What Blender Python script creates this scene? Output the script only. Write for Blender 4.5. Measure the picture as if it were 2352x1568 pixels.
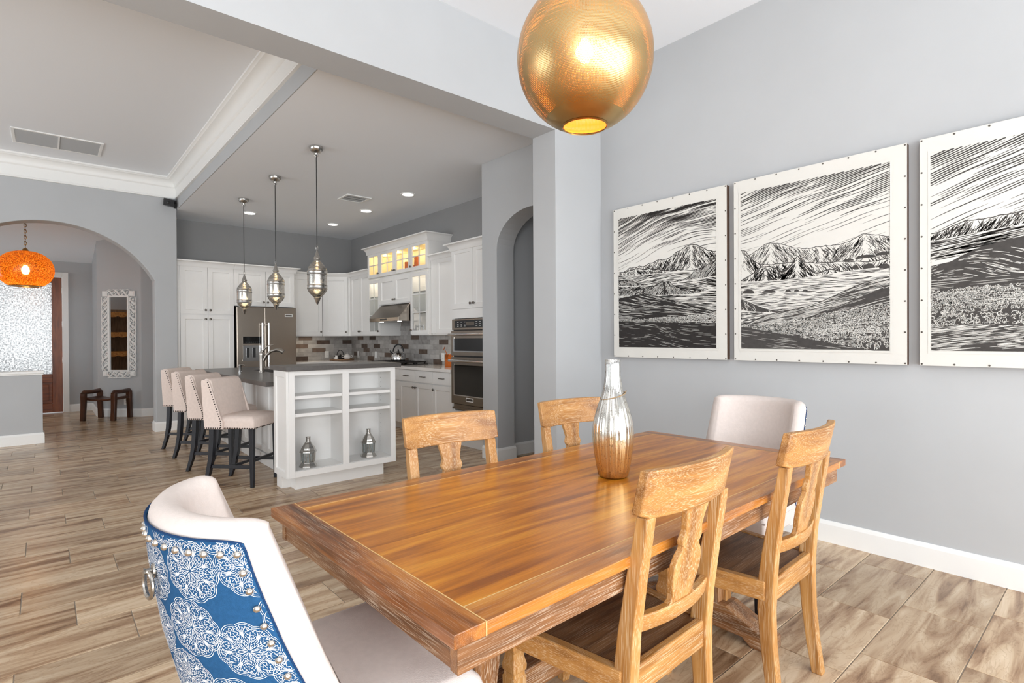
import bpy, bmesh, math, random
from mathutils import Vector, Matrix
import numpy as np
PI = math.pi
R = math.radians
for o in list(bpy.data.objects): bpy.data.objects.remove(o)
scene = bpy.context.scene
COL = scene.collection
rnd = random.Random(7)

# ------------------------------------------------------------------ camera
FPX, YAW, PITCH, ROLL, CAMH = 1244.3, R(40.723), R(-0.371), R(-0.324), 1.30
fw = Vector((math.sin(YAW)*math.cos(PITCH), math.cos(YAW)*math.cos(PITCH), math.sin(PITCH)))
rt = Vector((math.cos(YAW), -math.sin(YAW), 0)); up = rt.cross(fw)
rt2 = rt*math.cos(ROLL) + up*math.sin(ROLL); up2 = -rt*math.sin(ROLL) + up*math.cos(ROLL)
cam = bpy.data.cameras.new('camera'); cam.sensor_width = 36; cam.sensor_fit = 'HORIZONTAL'
cam.lens = FPX/2352*36; cam.clip_start = 0.02; cam.clip_end = 200
camo = bpy.data.objects.new('camera', cam); COL.objects.link(camo)
M = Matrix((rt2, up2, -fw)).transposed().to_4x4(); M.translation = (0, 0, CAMH)
camo.matrix_world = M
scene.camera = camo

# ------------------------------------------------------------------ world, daylight, exposure
w = bpy.data.worlds.new('World'); scene.world = w; w.use_nodes = True
bg = w.node_tree.nodes['Background']; bg.inputs[0].default_value = (0.80, 0.90, 1.0, 1); bg.inputs[1].default_value = 1.6
def area_light(name, loc, direction, sx, sy, power, color):
    l = bpy.data.lights.new(name, 'AREA'); l.shape = 'RECTANGLE'; l.size = sx; l.size_y = sy
    l.energy = power; l.color = color
    o = bpy.data.objects.new(name, l); COL.objects.link(o); o.location = loc
    o.rotation_euler = Vector(direction).to_track_quat('-Z', 'Y').to_euler()
    return o
DAY = (0.955, 0.98, 1.0)
area_light('daylight_dining_window', (1.3, -2.55, 1.35), (0, 1, 0.36), 4.4, 2.4, 385, DAY)      # dining sliding doors behind the camera
area_light('daylight_living_fill', (-5.35, 6.0, 1.6), (1, 0, 0.5), 4.6, 2.5, 190, DAY)      # unseen living room windows, added as extra daylight
area_light('daylight_rear_fill', (-3.0, -2.55, 1.5), (0, 1, 0.4), 3.0, 2.3, 370, DAY)  # unseen window beside the dining doors, added to light the left floor
area_light('daylight_front_door', (-0.35, 13.25, 1.6), (0, -1, 0), 1.1, 2.2, 24, (0.97, 0.985, 1.0))
area_light('daylight_entry_fill', (-3.3, 11.65, 1.6), (1, 0, 0), 1.4, 1.6, 45, DAY)  # unseen side window, added to light the entry
scene.view_settings.view_transform = 'Standard'
scene.view_settings.look = 'None'
scene.view_settings.gamma = 1.0
scene.view_settings.use_curve_mapping = False
scene.view_settings.exposure = -0.58
try:
    scene.cycles.max_bounces = 8; scene.cycles.diffuse_bounces = 5; scene.cycles.glossy_bounces = 4; scene.cycles.transparent_max_bounces = 12
    scene.cycles.use_adaptive_sampling = True; scene.cycles.adaptive_threshold = 0.05; scene.cycles.adaptive_min_samples = 16
    scene.cycles.caustics_reflective = False; scene.cycles.caustics_refractive = False
    scene.cycles.sample_clamp_indirect = 6.0
except Exception: pass

# ------------------------------------------------------------------ helpers
class MB:
    """collects shapes, builds one mesh object"""
    def __init__(s): s.v = []; s.f = []; s.m = []
    def add(s, vs, fs, mi=0):
        n = len(s.v); s.v += [tuple(v) for v in vs]
        s.f += [tuple(i+n for i in f) for f in fs]; s.m += [mi]*len(fs); return s
    def box(s, x0, x1, y0, y1, z0, z1, mi=0):
        vs = [(x, y, z) for z in (z0, z1) for y in (y0, y1) for x in (x0, x1)]
        return s.add(vs, [(0,2,3,1),(4,5,7,6),(0,1,5,4),(2,6,7,3),(0,4,6,2),(1,3,7,5)], mi)
    def hexa(s, bot, top, mi=0):   # 4 bottom pts ccw, 4 top pts ccw
        return s.add(list(bot)+list(top), [(3,2,1,0),(4,5,6,7)]+[(i,(i+1)%4,(i+1)%4+4,i+4) for i in range(4)], mi)
    def prism(s, poly, a0, a1, axis='z', mi=0):
        n = len(poly)
        def mk(p, a):
            return (p[0], p[1], a) if axis == 'z' else (p[0], a, p[1]) if axis == 'y' else (a, p[0], p[1])
        vs = [mk(p, a0) for p in poly]+[mk(p, a1) for p in poly]
        fs = [tuple(range(n))[::-1], tuple(range(n, 2*n))]+[(i,(i+1)%n,(i+1)%n+n,i+n) for i in range(n)]
        return s.add(vs, fs, mi)
    def lathe(s, prof, seg=24, c=(0,0,0), mi=0, cap=True, flute=0, fn=0):
        vs = []; fs = []
        for r, z in prof:
            for k in range(seg):
                a = 2*PI*k/seg; rr = r*(1+flute*math.cos(fn*a)) if flute else r
                vs.append((c[0]+rr*math.cos(a), c[1]+rr*math.sin(a), c[2]+z))
        for i in range(len(prof)-1):
            for k in range(seg):
                k2 = (k+1) % seg; fs.append((i*seg+k, i*seg+k2, (i+1)*seg+k2, (i+1)*seg+k))
        if cap:
            fs.append(tuple(range(seg))[::-1]); fs.append(tuple((len(prof)-1)*seg+k for k in range(seg)))
        return s.add(vs, fs, mi)
    def tube(s, pts, r, seg=8, mi=0, closed=False):
        pts = [Vector(p) for p in pts]; n = len(pts); vs = []; fs = []; prev = None
        rr = r if isinstance(r, (list, tuple)) else [r]*n
        for i, p in enumerate(pts):
            a = pts[(i-1) % n] if closed or i > 0 else p; b = pts[(i+1) % n] if closed or i < n-1 else p
            t = (b-a).normalized()
            if prev is None:
                nrm = t.orthogonal().normalized()
            else:
                nrm = prev-t*prev.dot(t); nrm = nrm.normalized() if nrm.length > 1e-6 else t.orthogonal().normalized()
            prev = nrm; bn = t.cross(nrm)
            for k in range(seg):
                an = 2*PI*k/seg; vs.append(p+(nrm*math.cos(an)+bn*math.sin(an))*rr[i])
        m = n if closed else n-1
        for i in range(m):
            for k in range(seg):
                k2 = (k+1) % seg; j = (i+1) % n; fs.append((i*seg+k, i*seg+k2, j*seg+k2, j*seg+k))
        if not closed:
            fs.append(tuple(range(seg))[::-1]); fs.append(tuple((n-1)*seg+k for k in range(seg)))
        return s.add(vs, fs, mi)
    def loft(s, rings, mi=0, cap=True, close=True):
        n = len(rings[0]); vs = [p for r_ in rings for p in r_]; fs = []
        for i in range(len(rings)-1):
            for k in range(n if close else n-1):
                k2 = (k+1) % n; fs.append((i*n+k, i*n+k2, (i+1)*n+k2, (i+1)*n+k))
        if cap: fs.append(tuple(range(n))[::-1]); fs.append(tuple((len(rings)-1)*n+k for k in range(n)))
        return s.add(vs, fs, mi)
    def sweep(s, prof, path, mi=0, closed=False):
        """prof: (out, z) polygon; path: (x,y) points; out = right-hand normal of travel"""
        n = len(path); rings = []
        P2 = [Vector((p[0], p[1])) for p in path]
        for i in range(n):
            if closed or 0 < i < n-1:
                d0 = (P2[i]-P2[i-1]).normalized(); d1 = (P2[(i+1) % n]-P2[i]).normalized()
            else:
                d0 = d1 = (P2[1]-P2[0]).normalized() if i == 0 else (P2[-1]-P2[-2]).normalized()
            n0 = Vector((d0.y, -d0.x)); n1 = Vector((d1.y, -d1.x)); nn = (n0+n1).normalized(); k = 1/max(0.3, nn.dot(n0))
            rings.append([(P2[i].x+nn.x*o*k, P2[i].y+nn.y*o*k, z) for o, z in prof])
        return s.loft(rings, mi)
    def xf(s, mat):
        s.v = [tuple(mat @ Vector(v)) for v in s.v]; return s
    def build(s, name, mats, parent=None, smooth=False, bevel=0, seg=2, angle=35):
        me = bpy.data.meshes.new(name); me.from_pydata(s.v, [], s.f)
        if not isinstance(mats, (list, tuple)): mats = [mats]
        for m in mats: me.materials.append(m)
        if len(mats) > 1: me.polygons.foreach_set('material_index', s.m)
        bm = bmesh.new(); bm.from_mesh(me); bmesh.ops.recalc_face_normals(bm, faces=bm.faces)
        if smooth:
            for f in bm.faces: f.smooth = True
            for e in bm.edges:
                if len(e.link_faces) == 2 and e.calc_face_angle(0) > R(angle): e.smooth = False
        bm.to_mesh(me); bm.free(); me.update()
        o = bpy.data.objects.new(name, me); COL.objects.link(o)
        if parent is not None: o.parent = parent
        if bevel:
            b = o.modifiers.new('bevel', 'BEVEL'); b.width = bevel; b.segments = seg; b.limit_method = 'ANGLE'; b.angle_limit = R(40)
            b.harden_normals = False
            if not smooth:
                me.polygons.foreach_set('use_smooth', [False]*len(me.polygons))
        return o
def tag(o, label=None, cat=None, group=None, kind=None):
    if label: o['label'] = label
    if cat: o['category'] = cat
    if group: o['group'] = group
    if kind: o['kind'] = kind
    return o
def thing(name, label, cat, loc=(0,0,0), rz=0, group=None):
    o = bpy.data.objects.new(name, None); COL.objects.link(o); o.location = loc; o.rotation_euler = (0, 0, rz)
    o.empty_display_size = 0.05
    return tag(o, label, cat, group)
def struct(o): o['kind'] = 'structure'; return o
def copy_tree(o, parent=None):
    c = o.copy(); COL.objects.link(c); c.parent = parent
    for ch in list(o.children): copy_tree(ch, c)
    return c

# ------------------------------------------------------------------ materials
def nt(name):
    m = bpy.data.materials.new(name); m.use_nodes = True
    t = m.node_tree; b = t.nodes['Principled BSDF']; return m, t, b
def srgb(r, g, b):
    f = lambda c: (c/255/12.92) if c/255 <= 0.04045 else ((c/255+0.055)/1.055)**2.4
    return (f(r), f(g), f(b), 1)
def N(t, typ, **kw):
    n = t.nodes.new(typ)
    for k, v in kw.items(): setattr(n, k, v)
    return n
def math_n(t, op, a, b=None, c=None):
    n = t.nodes.new('ShaderNodeMath'); n.operation = op
    for i, x in enumerate((a, b, c)):
        if x is None: continue
        if isinstance(x, (int, float)): n.inputs[i].default_value = x
        else: t.links.new(x, n.inputs[i])
    return n.outputs[0]
def ramp(t, fac, stops):
    n = t.nodes.new('ShaderNodeValToRGB'); e = n.color_ramp.elements
    while len(e) < len(stops): e.new(0.5)
    for el, (p, c) in zip(e, stops): el.position = p; el.color = c
    t.links.new(fac, n.inputs[0]); return n.outputs[0]
def plain(name, col, rough=0.5, metal=0.0, noise=0.0, scale=20, bump=0.0, bscale=200, spec=0.5, aniso=None, coat=0):
    m, t, b = nt(name)
    b.inputs['Roughness'].default_value = rough; b.inputs['Metallic'].default_value = metal
    b.inputs['Specular IOR Level'].default_value = spec
    if coat: b.inputs['Coat Weight'].default_value = coat; b.inputs['Coat Roughness'].default_value = 0.1
    tc = N(t, 'ShaderNodeTexCoord')
    if noise:
        n = N(t, 'ShaderNodeTexNoise'); n.inputs['Scale'].default_value = scale; n.inputs['Detail'].default_value = 4
        if aniso:
            mp = N(t, 'ShaderNodeMapping'); mp.inputs['Scale'].default_value = aniso
            t.links.new(tc.outputs['Object'], mp.inputs[0]); t.links.new(mp.outputs[0], n.inputs[0])
        else: t.links.new(tc.outputs['Object'], n.inputs[0])
        c0 = tuple(max(0, x*(1-noise)) for x in col[:3])+(1,); c1 = tuple(min(1, x*(1+noise)) for x in col[:3])+(1,)
        t.links.new(ramp(t, n.outputs['Fac'], [(0.3, c0), (0.7, c1)]), b.inputs['Base Color'])
    else: b.inputs['Base Color'].default_value = col
    if bump:
        n2 = N(t, 'ShaderNodeTexNoise'); n2.inputs['Scale'].default_value = bscale; n2.inputs['Detail'].default_value = 3
        t.links.new(tc.outputs['Object'], n2.inputs[0])
        bp = N(t, 'ShaderNodeBump'); bp.inputs['Strength'].default_value = bump; bp.inputs['Distance'].default_value = 0.002
        t.links.new(n2.outputs['Fac'], bp.inputs['Height']); t.links.new(bp.outputs[0], b.inputs['Normal'])
    return m
def emit(name, col, strength):
    m, t, b = nt(name); b.inputs['Base Color'].default_value = col
    b.inputs['Emission Color'].default_value = col; b.inputs['Emission Strength'].default_value = strength; return m
def glass(name, tint=(1,1,1,1), refl=0.12):
    m, t, b = nt(name); out = t.nodes['Material Output']
    tr = N(t, 'ShaderNodeBsdfTransparent'); tr.inputs[0].default_value = tint
    gl = N(t, 'ShaderNodeBsdfGlossy'); gl.inputs['Roughness'].default_value = 0.02
    mx = N(t, 'ShaderNodeMixShader'); mx.inputs[0].default_value = refl
    t.links.new(tr.outputs[0], mx.inputs[1]); t.links.new(gl.outputs[0], mx.inputs[2]); t.links.new(mx.outputs[0], out.inputs[0]); return m
def wood(name, axis, dark, mid, light, white=None, wfac=0.0, rough=0.45, scale=1.0, bump=0.25, coat=0.0, fine=1.0):
    """grain along axis; white = cerused pale pores"""
    m, t, b = nt(name); tc = N(t, 'ShaderNodeTexCoord')
    sc = {'x': (1.2, 14, 14), 'y': (14, 1.2, 14), 'z': (14, 14, 1.2)}[axis]
    mp = N(t, 'ShaderNodeMapping'); mp.inputs['Scale'].default_value = tuple(s*scale for s in sc)
    t.links.new(tc.outputs['Object'], mp.inputs[0])
    n = N(t, 'ShaderNodeTexNoise'); n.inputs['Scale'].default_value = 1.6; n.inputs['Detail'].default_value = 6; n.inputs['Distortion'].default_value = 0.6
    t.links.new(mp.outputs[0], n.inputs[0])
    c = ramp(t, n.outputs['Fac'], [(0.30, dark), (0.5, mid), (0.72, light)])
    # fine streaks
    mp2 = N(t, 'ShaderNodeMapping'); mp2.inputs['Scale'].default_value = tuple((8.0 if s < 2 else 150*fine)*scale for s in sc)
    t.links.new(tc.outputs['Object'], mp2.inputs[0])
    n2 = N(t, 'ShaderNodeTexNoise'); n2.inputs['Scale'].default_value = 1.5; n2.inputs['Detail'].default_value = 3
    t.links.new(mp2.outputs[0], n2.inputs[0])
    if white:
        # patchy mask for the pale pores
        n3 = N(t, 'ShaderNodeTexNoise'); n3.inputs['Scale'].default_value = 5; t.links.new(tc.outputs['Object'], n3.inputs[0])
        pat = ramp(t, n3.outputs['Fac'], [(0.35, (0.25,)*3+(1,)), (0.7, (1, 1, 1, 1))])
        f = ramp(t, n2.outputs['Fac'], [(0.52, (0, 0, 0, 1)), (0.62, (1, 1, 1, 1))])
        f = math_n(t, 'MULTIPLY', f, pat); f = math_n(t, 'MULTIPLY', f, wfac)
        mx = N(t, 'ShaderNodeMix', data_type='RGBA'); t.links.new(f, mx.inputs[0]); t.links.new(c, mx.inputs[6]); mx.inputs[7].default_value = white
        c = mx.outputs[2]
    else:
        mx = N(t, 'ShaderNodeMix', data_type='RGBA', blend_type='MULTIPLY'); mx.inputs[0].default_value = 0.35
        t.links.new(c, mx.inputs[6]); t.links.new(ramp(t, n2.outputs['Fac'], [(0.35, (0.45,)*3+(1,)), (0.6, (1, 1, 1, 1))]), mx.inputs[7]); c = mx.outputs[2]
    t.links.new(c, b.inputs['Base Color']); b.inputs['Roughness'].default_value = rough
    if coat: b.inputs['Coat Weight'].default_value = coat; b.inputs['Coat Roughness'].default_value = 0.16
    bp = N(t, 'ShaderNodeBump'); bp.inputs['Strength'].default_value = bump; bp.inputs['Distance'].default_value = 0.001
    t.links.new(n2.outputs['Fac'], bp.inputs['Height']); t.links.new(bp.outputs[0], b.inputs['Normal'])
    return m
def perforated(name, col, rough, s, rfrac, lo=-9, hi=9, squash=1.0, cyl=None, metal=1.0):
    """sheet metal with rows of punched holes; angle rows on a sphere (object space), or on a cylinder of radius cyl"""
    m, t, b = nt(name); out = t.nodes['Material Output']
    b.inputs['Base Color'].default_value = col; b.inputs['Metallic'].default_value = metal; b.inputs['Roughness'].default_value = rough
    tc = N(t, 'ShaderNodeTexCoord'); sp = N(t, 'ShaderNodeSeparateXYZ'); t.links.new(tc.outputs['Object'], sp.inputs[0])
    x, y, z = sp.outputs
    th = math_n(t, 'ARCTAN2', y, x)
    if cyl:
        ph = math_n(t, 'DIVIDE', z, cyl); 
    else:
        rad = math_n(t, 'SQRT', math_n(t, 'ADD', math_n(t, 'MULTIPLY', x, x), math_n(t, 'MULTIPLY', y, y)))
        zz = math_n(t, 'MULTIPLY', z, squash); ph = math_n(t, 'ARCTAN2', zz, rad)
    # slight wander of the rows
    nz = N(t, 'ShaderNodeTexNoise'); nz.inputs['Scale'].default_value = 9 if not cyl else 30; t.links.new(tc.outputs['Object'], nz.inputs[0])
    ph2 = math_n(t, 'ADD', ph, math_n(t, 'MULTIPLY', math_n(t, 'SUBTRACT', nz.outputs['Fac'], 0.5), s*3.0))
    row = math_n(t, 'FLOOR', math_n(t, 'DIVIDE', ph2, s))
    pc = math_n(t, 'MULTIPLY', math_n(t, 'ADD', row, 0.5), s)
    cosp = 1.0 if cyl else math_n(t, 'COSINE', pc)
    circ = math_n(t, 'MULTIPLY', cosp, 2*PI) if not cyl else 2*PI
    cnt = math_n(t, 'MAXIMUM', math_n(t, 'ROUND', math_n(t, 'DIVIDE', circ, s)), 1.0)
    uu = math_n(t, 'ADD', math_n(t, 'MULTIPLY', math_n(t, 'DIVIDE', th, 2*PI), cnt), math_n(t, 'MULTIPLY', row, 0.5))
    fr = math_n(t, 'SUBTRACT', math_n(t, 'FRACT', uu), 0.5)
    dx = math_n(t, 'MULTIPLY', fr, s); dy = math_n(t, 'SUBTRACT', ph2, pc)
    d = math_n(t, 'SQRT', math_n(t, 'ADD', math_n(t, 'MULTIPLY', dx, dx), math_n(t, 'MULTIPLY', dy, dy)))
    hole = math_n(t, 'LESS_THAN', d, s*rfrac)
    inb = math_n(t, 'MULTIPLY', math_n(t, 'GREATER_THAN', z, lo), math_n(t, 'LESS_THAN', z, hi))
    hole = math_n(t, 'MULTIPLY', hole, inb)
    tr = N(t, 'ShaderNodeBsdfTransparent'); mx = N(t, 'ShaderNodeMixShader')
    t.links.new(hole, mx.inputs[0]); t.links.new(b.outputs[0], mx.inputs[1]); t.links.new(tr.outputs[0], mx.inputs[2]); t.links.new(mx.outputs[0], out.inputs[0])
    bp = N(t, 'ShaderNodeBump'); bp.inputs['Strength'].default_value = 0.2; bp.inputs['Distance'].default_value = 0.001; bp.invert = True
    sm = math_n(t, 'SUBTRACT', 1.0, math_n(t, 'DIVIDE', d, s*0.5)); sm = math_n(t, 'MULTIPLY', math_n(t, 'MAXIMUM', sm, 0.0), inb)
    t.links.new(sm, bp.inputs['Height']); t.links.new(bp.outputs[0], b.inputs['Normal'])
    return m
MAT = {}
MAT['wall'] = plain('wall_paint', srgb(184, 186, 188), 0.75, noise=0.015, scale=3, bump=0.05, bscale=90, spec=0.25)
MAT['kwall'] = plain('wall_paint_shaded', srgb(150, 150, 150), 0.75, noise=0.015, scale=3, bump=0.05, bscale=90, spec=0.25)  # wall paint darkened, standing in for the dimmer light on these walls
MAT['ceil'] = plain('ceiling_paint', srgb(240, 243, 247), 0.85, bump=0.05, bscale=80, spec=0.2)
MAT['trim'] = plain('trim_paint', srgb(240, 240, 238), 0.4, spec=0.4)
MAT['cab'] = plain('cabinet_paint', srgb(236, 235, 233), 0.38, spec=0.4, noise=0.01, scale=6)
MAT['cabin'] = plain('cabinet_interior', srgb(240, 232, 205), 0.5)
MAT['counter'] = plain('quartz_light', srgb(226, 222, 218), 0.12, noise=0.03, scale=12, coat=0.3)
MAT['dark_counter'] = plain('quartz_dark', srgb(84, 80, 77), 0.33, noise=0.12, scale=60)
MAT['steel'] = plain('brushed_steel', srgb(150, 140, 129), 0.24, metal=1, noise=0.06, scale=8, aniso=(1, 1, 40))
MAT['chrome'] = plain('chrome', srgb(215, 215, 215), 0.12, metal=1)
MAT['nickel'] = plain('brushed_nickel', srgb(170, 165, 158), 0.25, metal=1)
MAT['silver'] = plain('aged_silver', srgb(190, 188, 184), 0.22, metal=1, noise=0.12, scale=60, bump=0.4, bscale=140)
MAT['ventgrey'] = plain('vent_louvre', srgb(176, 178, 180), 0.5)
MAT['black'] = plain('black_plastic', srgb(22, 22, 24), 0.35)
MAT['blackglass'] = plain('black_glass', srgb(14, 13, 12), 0.06, coat=0.5)
MAT['iron'] = plain('cast_iron', srgb(38, 34, 32), 0.55, bump=0.3)
MAT['pull'] = plain('dark_pewter', srgb(104, 99, 93), 0.3, metal=0.9)
MAT['white'] = plain('white_porcelain', srgb(242, 240, 236), 0.18, coat=0.3)
MAT['plastic'] = plain('white_plastic', srgb(238, 238, 236), 0.35)
MAT['copper'] = plain('polished_copper', srgb(214, 122, 66), 0.2, metal=1, noise=0.1, scale=40)
MAT['linen'] = plain('linen_fabric', srgb(212, 201, 195), 0.9, noise=0.03, scale=60, bump=0.5, bscale=420, spec=0.1)
MAT['stool_linen'] = plain('stool_linen', srgb(222, 206, 197), 0.9, noise=0.04, scale=40, bump=0.4, bscale=420, spec=0.1)
MAT['blue'] = plain('blue_fabric', srgb(38, 80, 120), 0.85, noise=0.10, scale=120, bump=0.4, bscale=500, spec=0.1)
MAT['lace'] = plain('white_fabric_print', srgb(238, 240, 242), 0.85, spec=0.1)
MAT['navy'] = plain('navy_piping', srgb(30, 58, 96), 0.8, spec=0.1)
MAT['stoolwood'] = plain('ebonised_wood', srgb(17, 19, 27), 0.3, noise=0.2, scale=20)
MAT['nail'] = plain('nailhead_dark', srgb(52, 44, 40), 0.35, metal=0.8)
MAT['pewter'] = plain('nailhead_pewter', srgb(205, 198, 190), 0.22, metal=1)
MAT['paper'] = plain('art_paper', srgb(218, 216, 210), 0.8, noise=0.01, scale=8)
MAT['ink'] = plain('art_ink', srgb(40, 36, 34), 0.5, spec=0.25, noise=0.2, scale=40)
MAT['ink_glare'] = plain('art_ink_glare', srgb(66, 63, 61), 0.5, spec=0.3, noise=0.15, scale=40)  # same ink lightened: window glare put into the colour
MAT['cradle'] = plain('art_panel_side', srgb(88, 66, 52), 0.6, noise=0.2, scale=8)
MAT['mirror'] = plain('mirror_silver', srgb(235, 235, 235), 0.015, metal=1)
MAT['grout'] = plain('grout', srgb(150, 138, 124), 0.9, noise=0.1, scale=20)
MAT['grout2'] = plain('grout_splash', srgb(150, 145, 140), 0.9)
MAT['twine'] = plain('twine', srgb(150, 128, 98), 0.9)
MAT['jute'] = plain('tray_wood', srgb(150, 116, 84), 0.5, noise=0.15, scale=10, aniso=(1, 10, 10))
MAT['pane'] = glass('cabinet_glass')
MAT['lampglass'] = glass('lantern_glass', (0.85, 0.9, 0.92, 1), 0.2)
MAT['recess'] = emit('downlight_lens', (1, 0.97, 0.92, 1), 14)
MAT['bulb'] = emit('warm_bulb', (1, 0.78, 0.45, 1), 40)
MAT['puck'] = emit('warm_puck', (1, 0.8, 0.5, 1), 10)
MAT['led'] = emit('display_glow', (0.8, 0.9, 1, 1), 0.8)
W_ = srgb(232, 214, 190)
for a in 'xyz':
    MAT['oak_'+a] = wood('cerused_oak_'+a, a, srgb(138, 90, 42), srgb(175, 123, 64), srgb(197, 149, 90), srgb(232, 210, 174), 0.68, rough=0.42, fine=2.3)
    MAT['apron_'+a] = wood('apron_wood_'+a, a, srgb(80, 50, 28), srgb(128, 84, 48), srgb(164, 116, 72), W_, 0.6, rough=0.4, fine=2.2)
    MAT['seat_'+a] = wood('seat_wood_'+a, a, srgb(84, 58, 38), srgb(118, 84, 54), srgb(142, 106, 72), W_, 0.25, rough=0.42, fine=2.4)
    MAT['door_'+a] = wood('mahogany_'+a, a, srgb(96, 48, 26), srgb(138, 74, 40), srgb(160, 92, 52), rough=0.4)
    MAT['bench_'+a] = wood('dark_bench_'+a, a, srgb(48, 26, 14), srgb(78, 44, 24), srgb(98, 58, 32), rough=0.35)
MAT['top_x'] = wood('tabletop_wood', 'x', srgb(140, 76, 16), srgb(190, 114, 24), srgb(218, 148, 44), rough=0.3, coat=0.2, bump=0.1, fine=1.6)
MAT['brd_x'] = wood('border_wood_x', 'x', srgb(110, 60, 18), srgb(168, 102, 34), srgb(202, 138, 58), W_, 0.3, rough=0.3, coat=0.2, bump=0.15, fine=2.2)
MAT['brd_y'] = wood('border_wood_y', 'y', srgb(84, 44, 14), srgb(146, 84, 28), srgb(190, 122, 48), W_, 0.3, rough=0.3, coat=0.2, bump=0.15, fine=2.2)
MAT['inlay'] = plain('pale_inlay', srgb(214, 176, 118), 0.5)
MAT['shelfwood'] = wood('pine_shelf', 'y', srgb(150, 96, 44), srgb(196, 134, 66), srgb(220, 164, 90), rough=0.6)
MAT['shelfdark'] = plain('weathered_boards', srgb(128, 106, 84), 0.8, noise=0.3, scale=6, aniso=(8, 8, 1))
# gold globe lamp + moroccan pendants + amber entry lamp
MAT['brass'] = plain('brass_sheet', srgb(186, 146, 88), 0.24, metal=1)
MAT['perf_globe'] = perforated('perforated_brass', srgb(204, 174, 122), 0.3, 0.0195, 0.25, lo=-0.222)
MAT['liner'] = perforated('orange_glow_liner', srgb(236, 160, 60), 0.5, 0.0195, 0.27, lo=-0.222, metal=0.0)  # orange inner shell added so the globe's inside looks lit by the bulb
MAT['perf_pend'] = perforated('perforated_silver', srgb(186, 184, 180), 0.22, 0.155, 0.30, cyl=0.09, lo=-0.36, hi=-0.12)
def amber():
    m, t, b = nt('amber_mosaic_glass'); out = t.nodes['Material Output']; tc = N(t, 'ShaderNodeTexCoord')
    v = N(t, 'ShaderNodeTexNoise'); v.inputs['Scale'].default_value = 85; v.inputs['Detail'].default_value = 3; t.links.new(tc.outputs['Object'], v.inputs[0])
    c = ramp(t, v.outputs['Fac'], [(0.36, srgb(140, 58, 6)), (0.52, srgb(226, 116, 18)), (0.68, srgb(250, 180, 64))])
    tl = N(t, 'ShaderNodeBsdfTranslucent'); t.links.new(c, tl.inputs[0])
    tr = N(t, 'ShaderNodeBsdfTransparent'); tr.inputs[0].default_value = (1.0, 0.66, 0.24, 1)
    gl = N(t, 'ShaderNodeBsdfGlossy'); gl.inputs['Roughness'].default_value = 0.2
    m1 = N(t, 'ShaderNodeMixShader'); m1.inputs[0].default_value = 0.38; t.links.new(tl.outputs[0], m1.inputs[1]); t.links.new(tr.outputs[0], m1.inputs[2])
    m2 = N(t, 'ShaderNodeMixShader'); m2.inputs[0].default_value = 0.06; t.links.new(m1.outputs[0], m2.inputs[1]); t.links.new(gl.outputs[0], m2.inputs[2])
    t.links.new(m2.outputs[0], out.inputs[0]); return m
MAT['perf_amber'] = amber()
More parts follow.
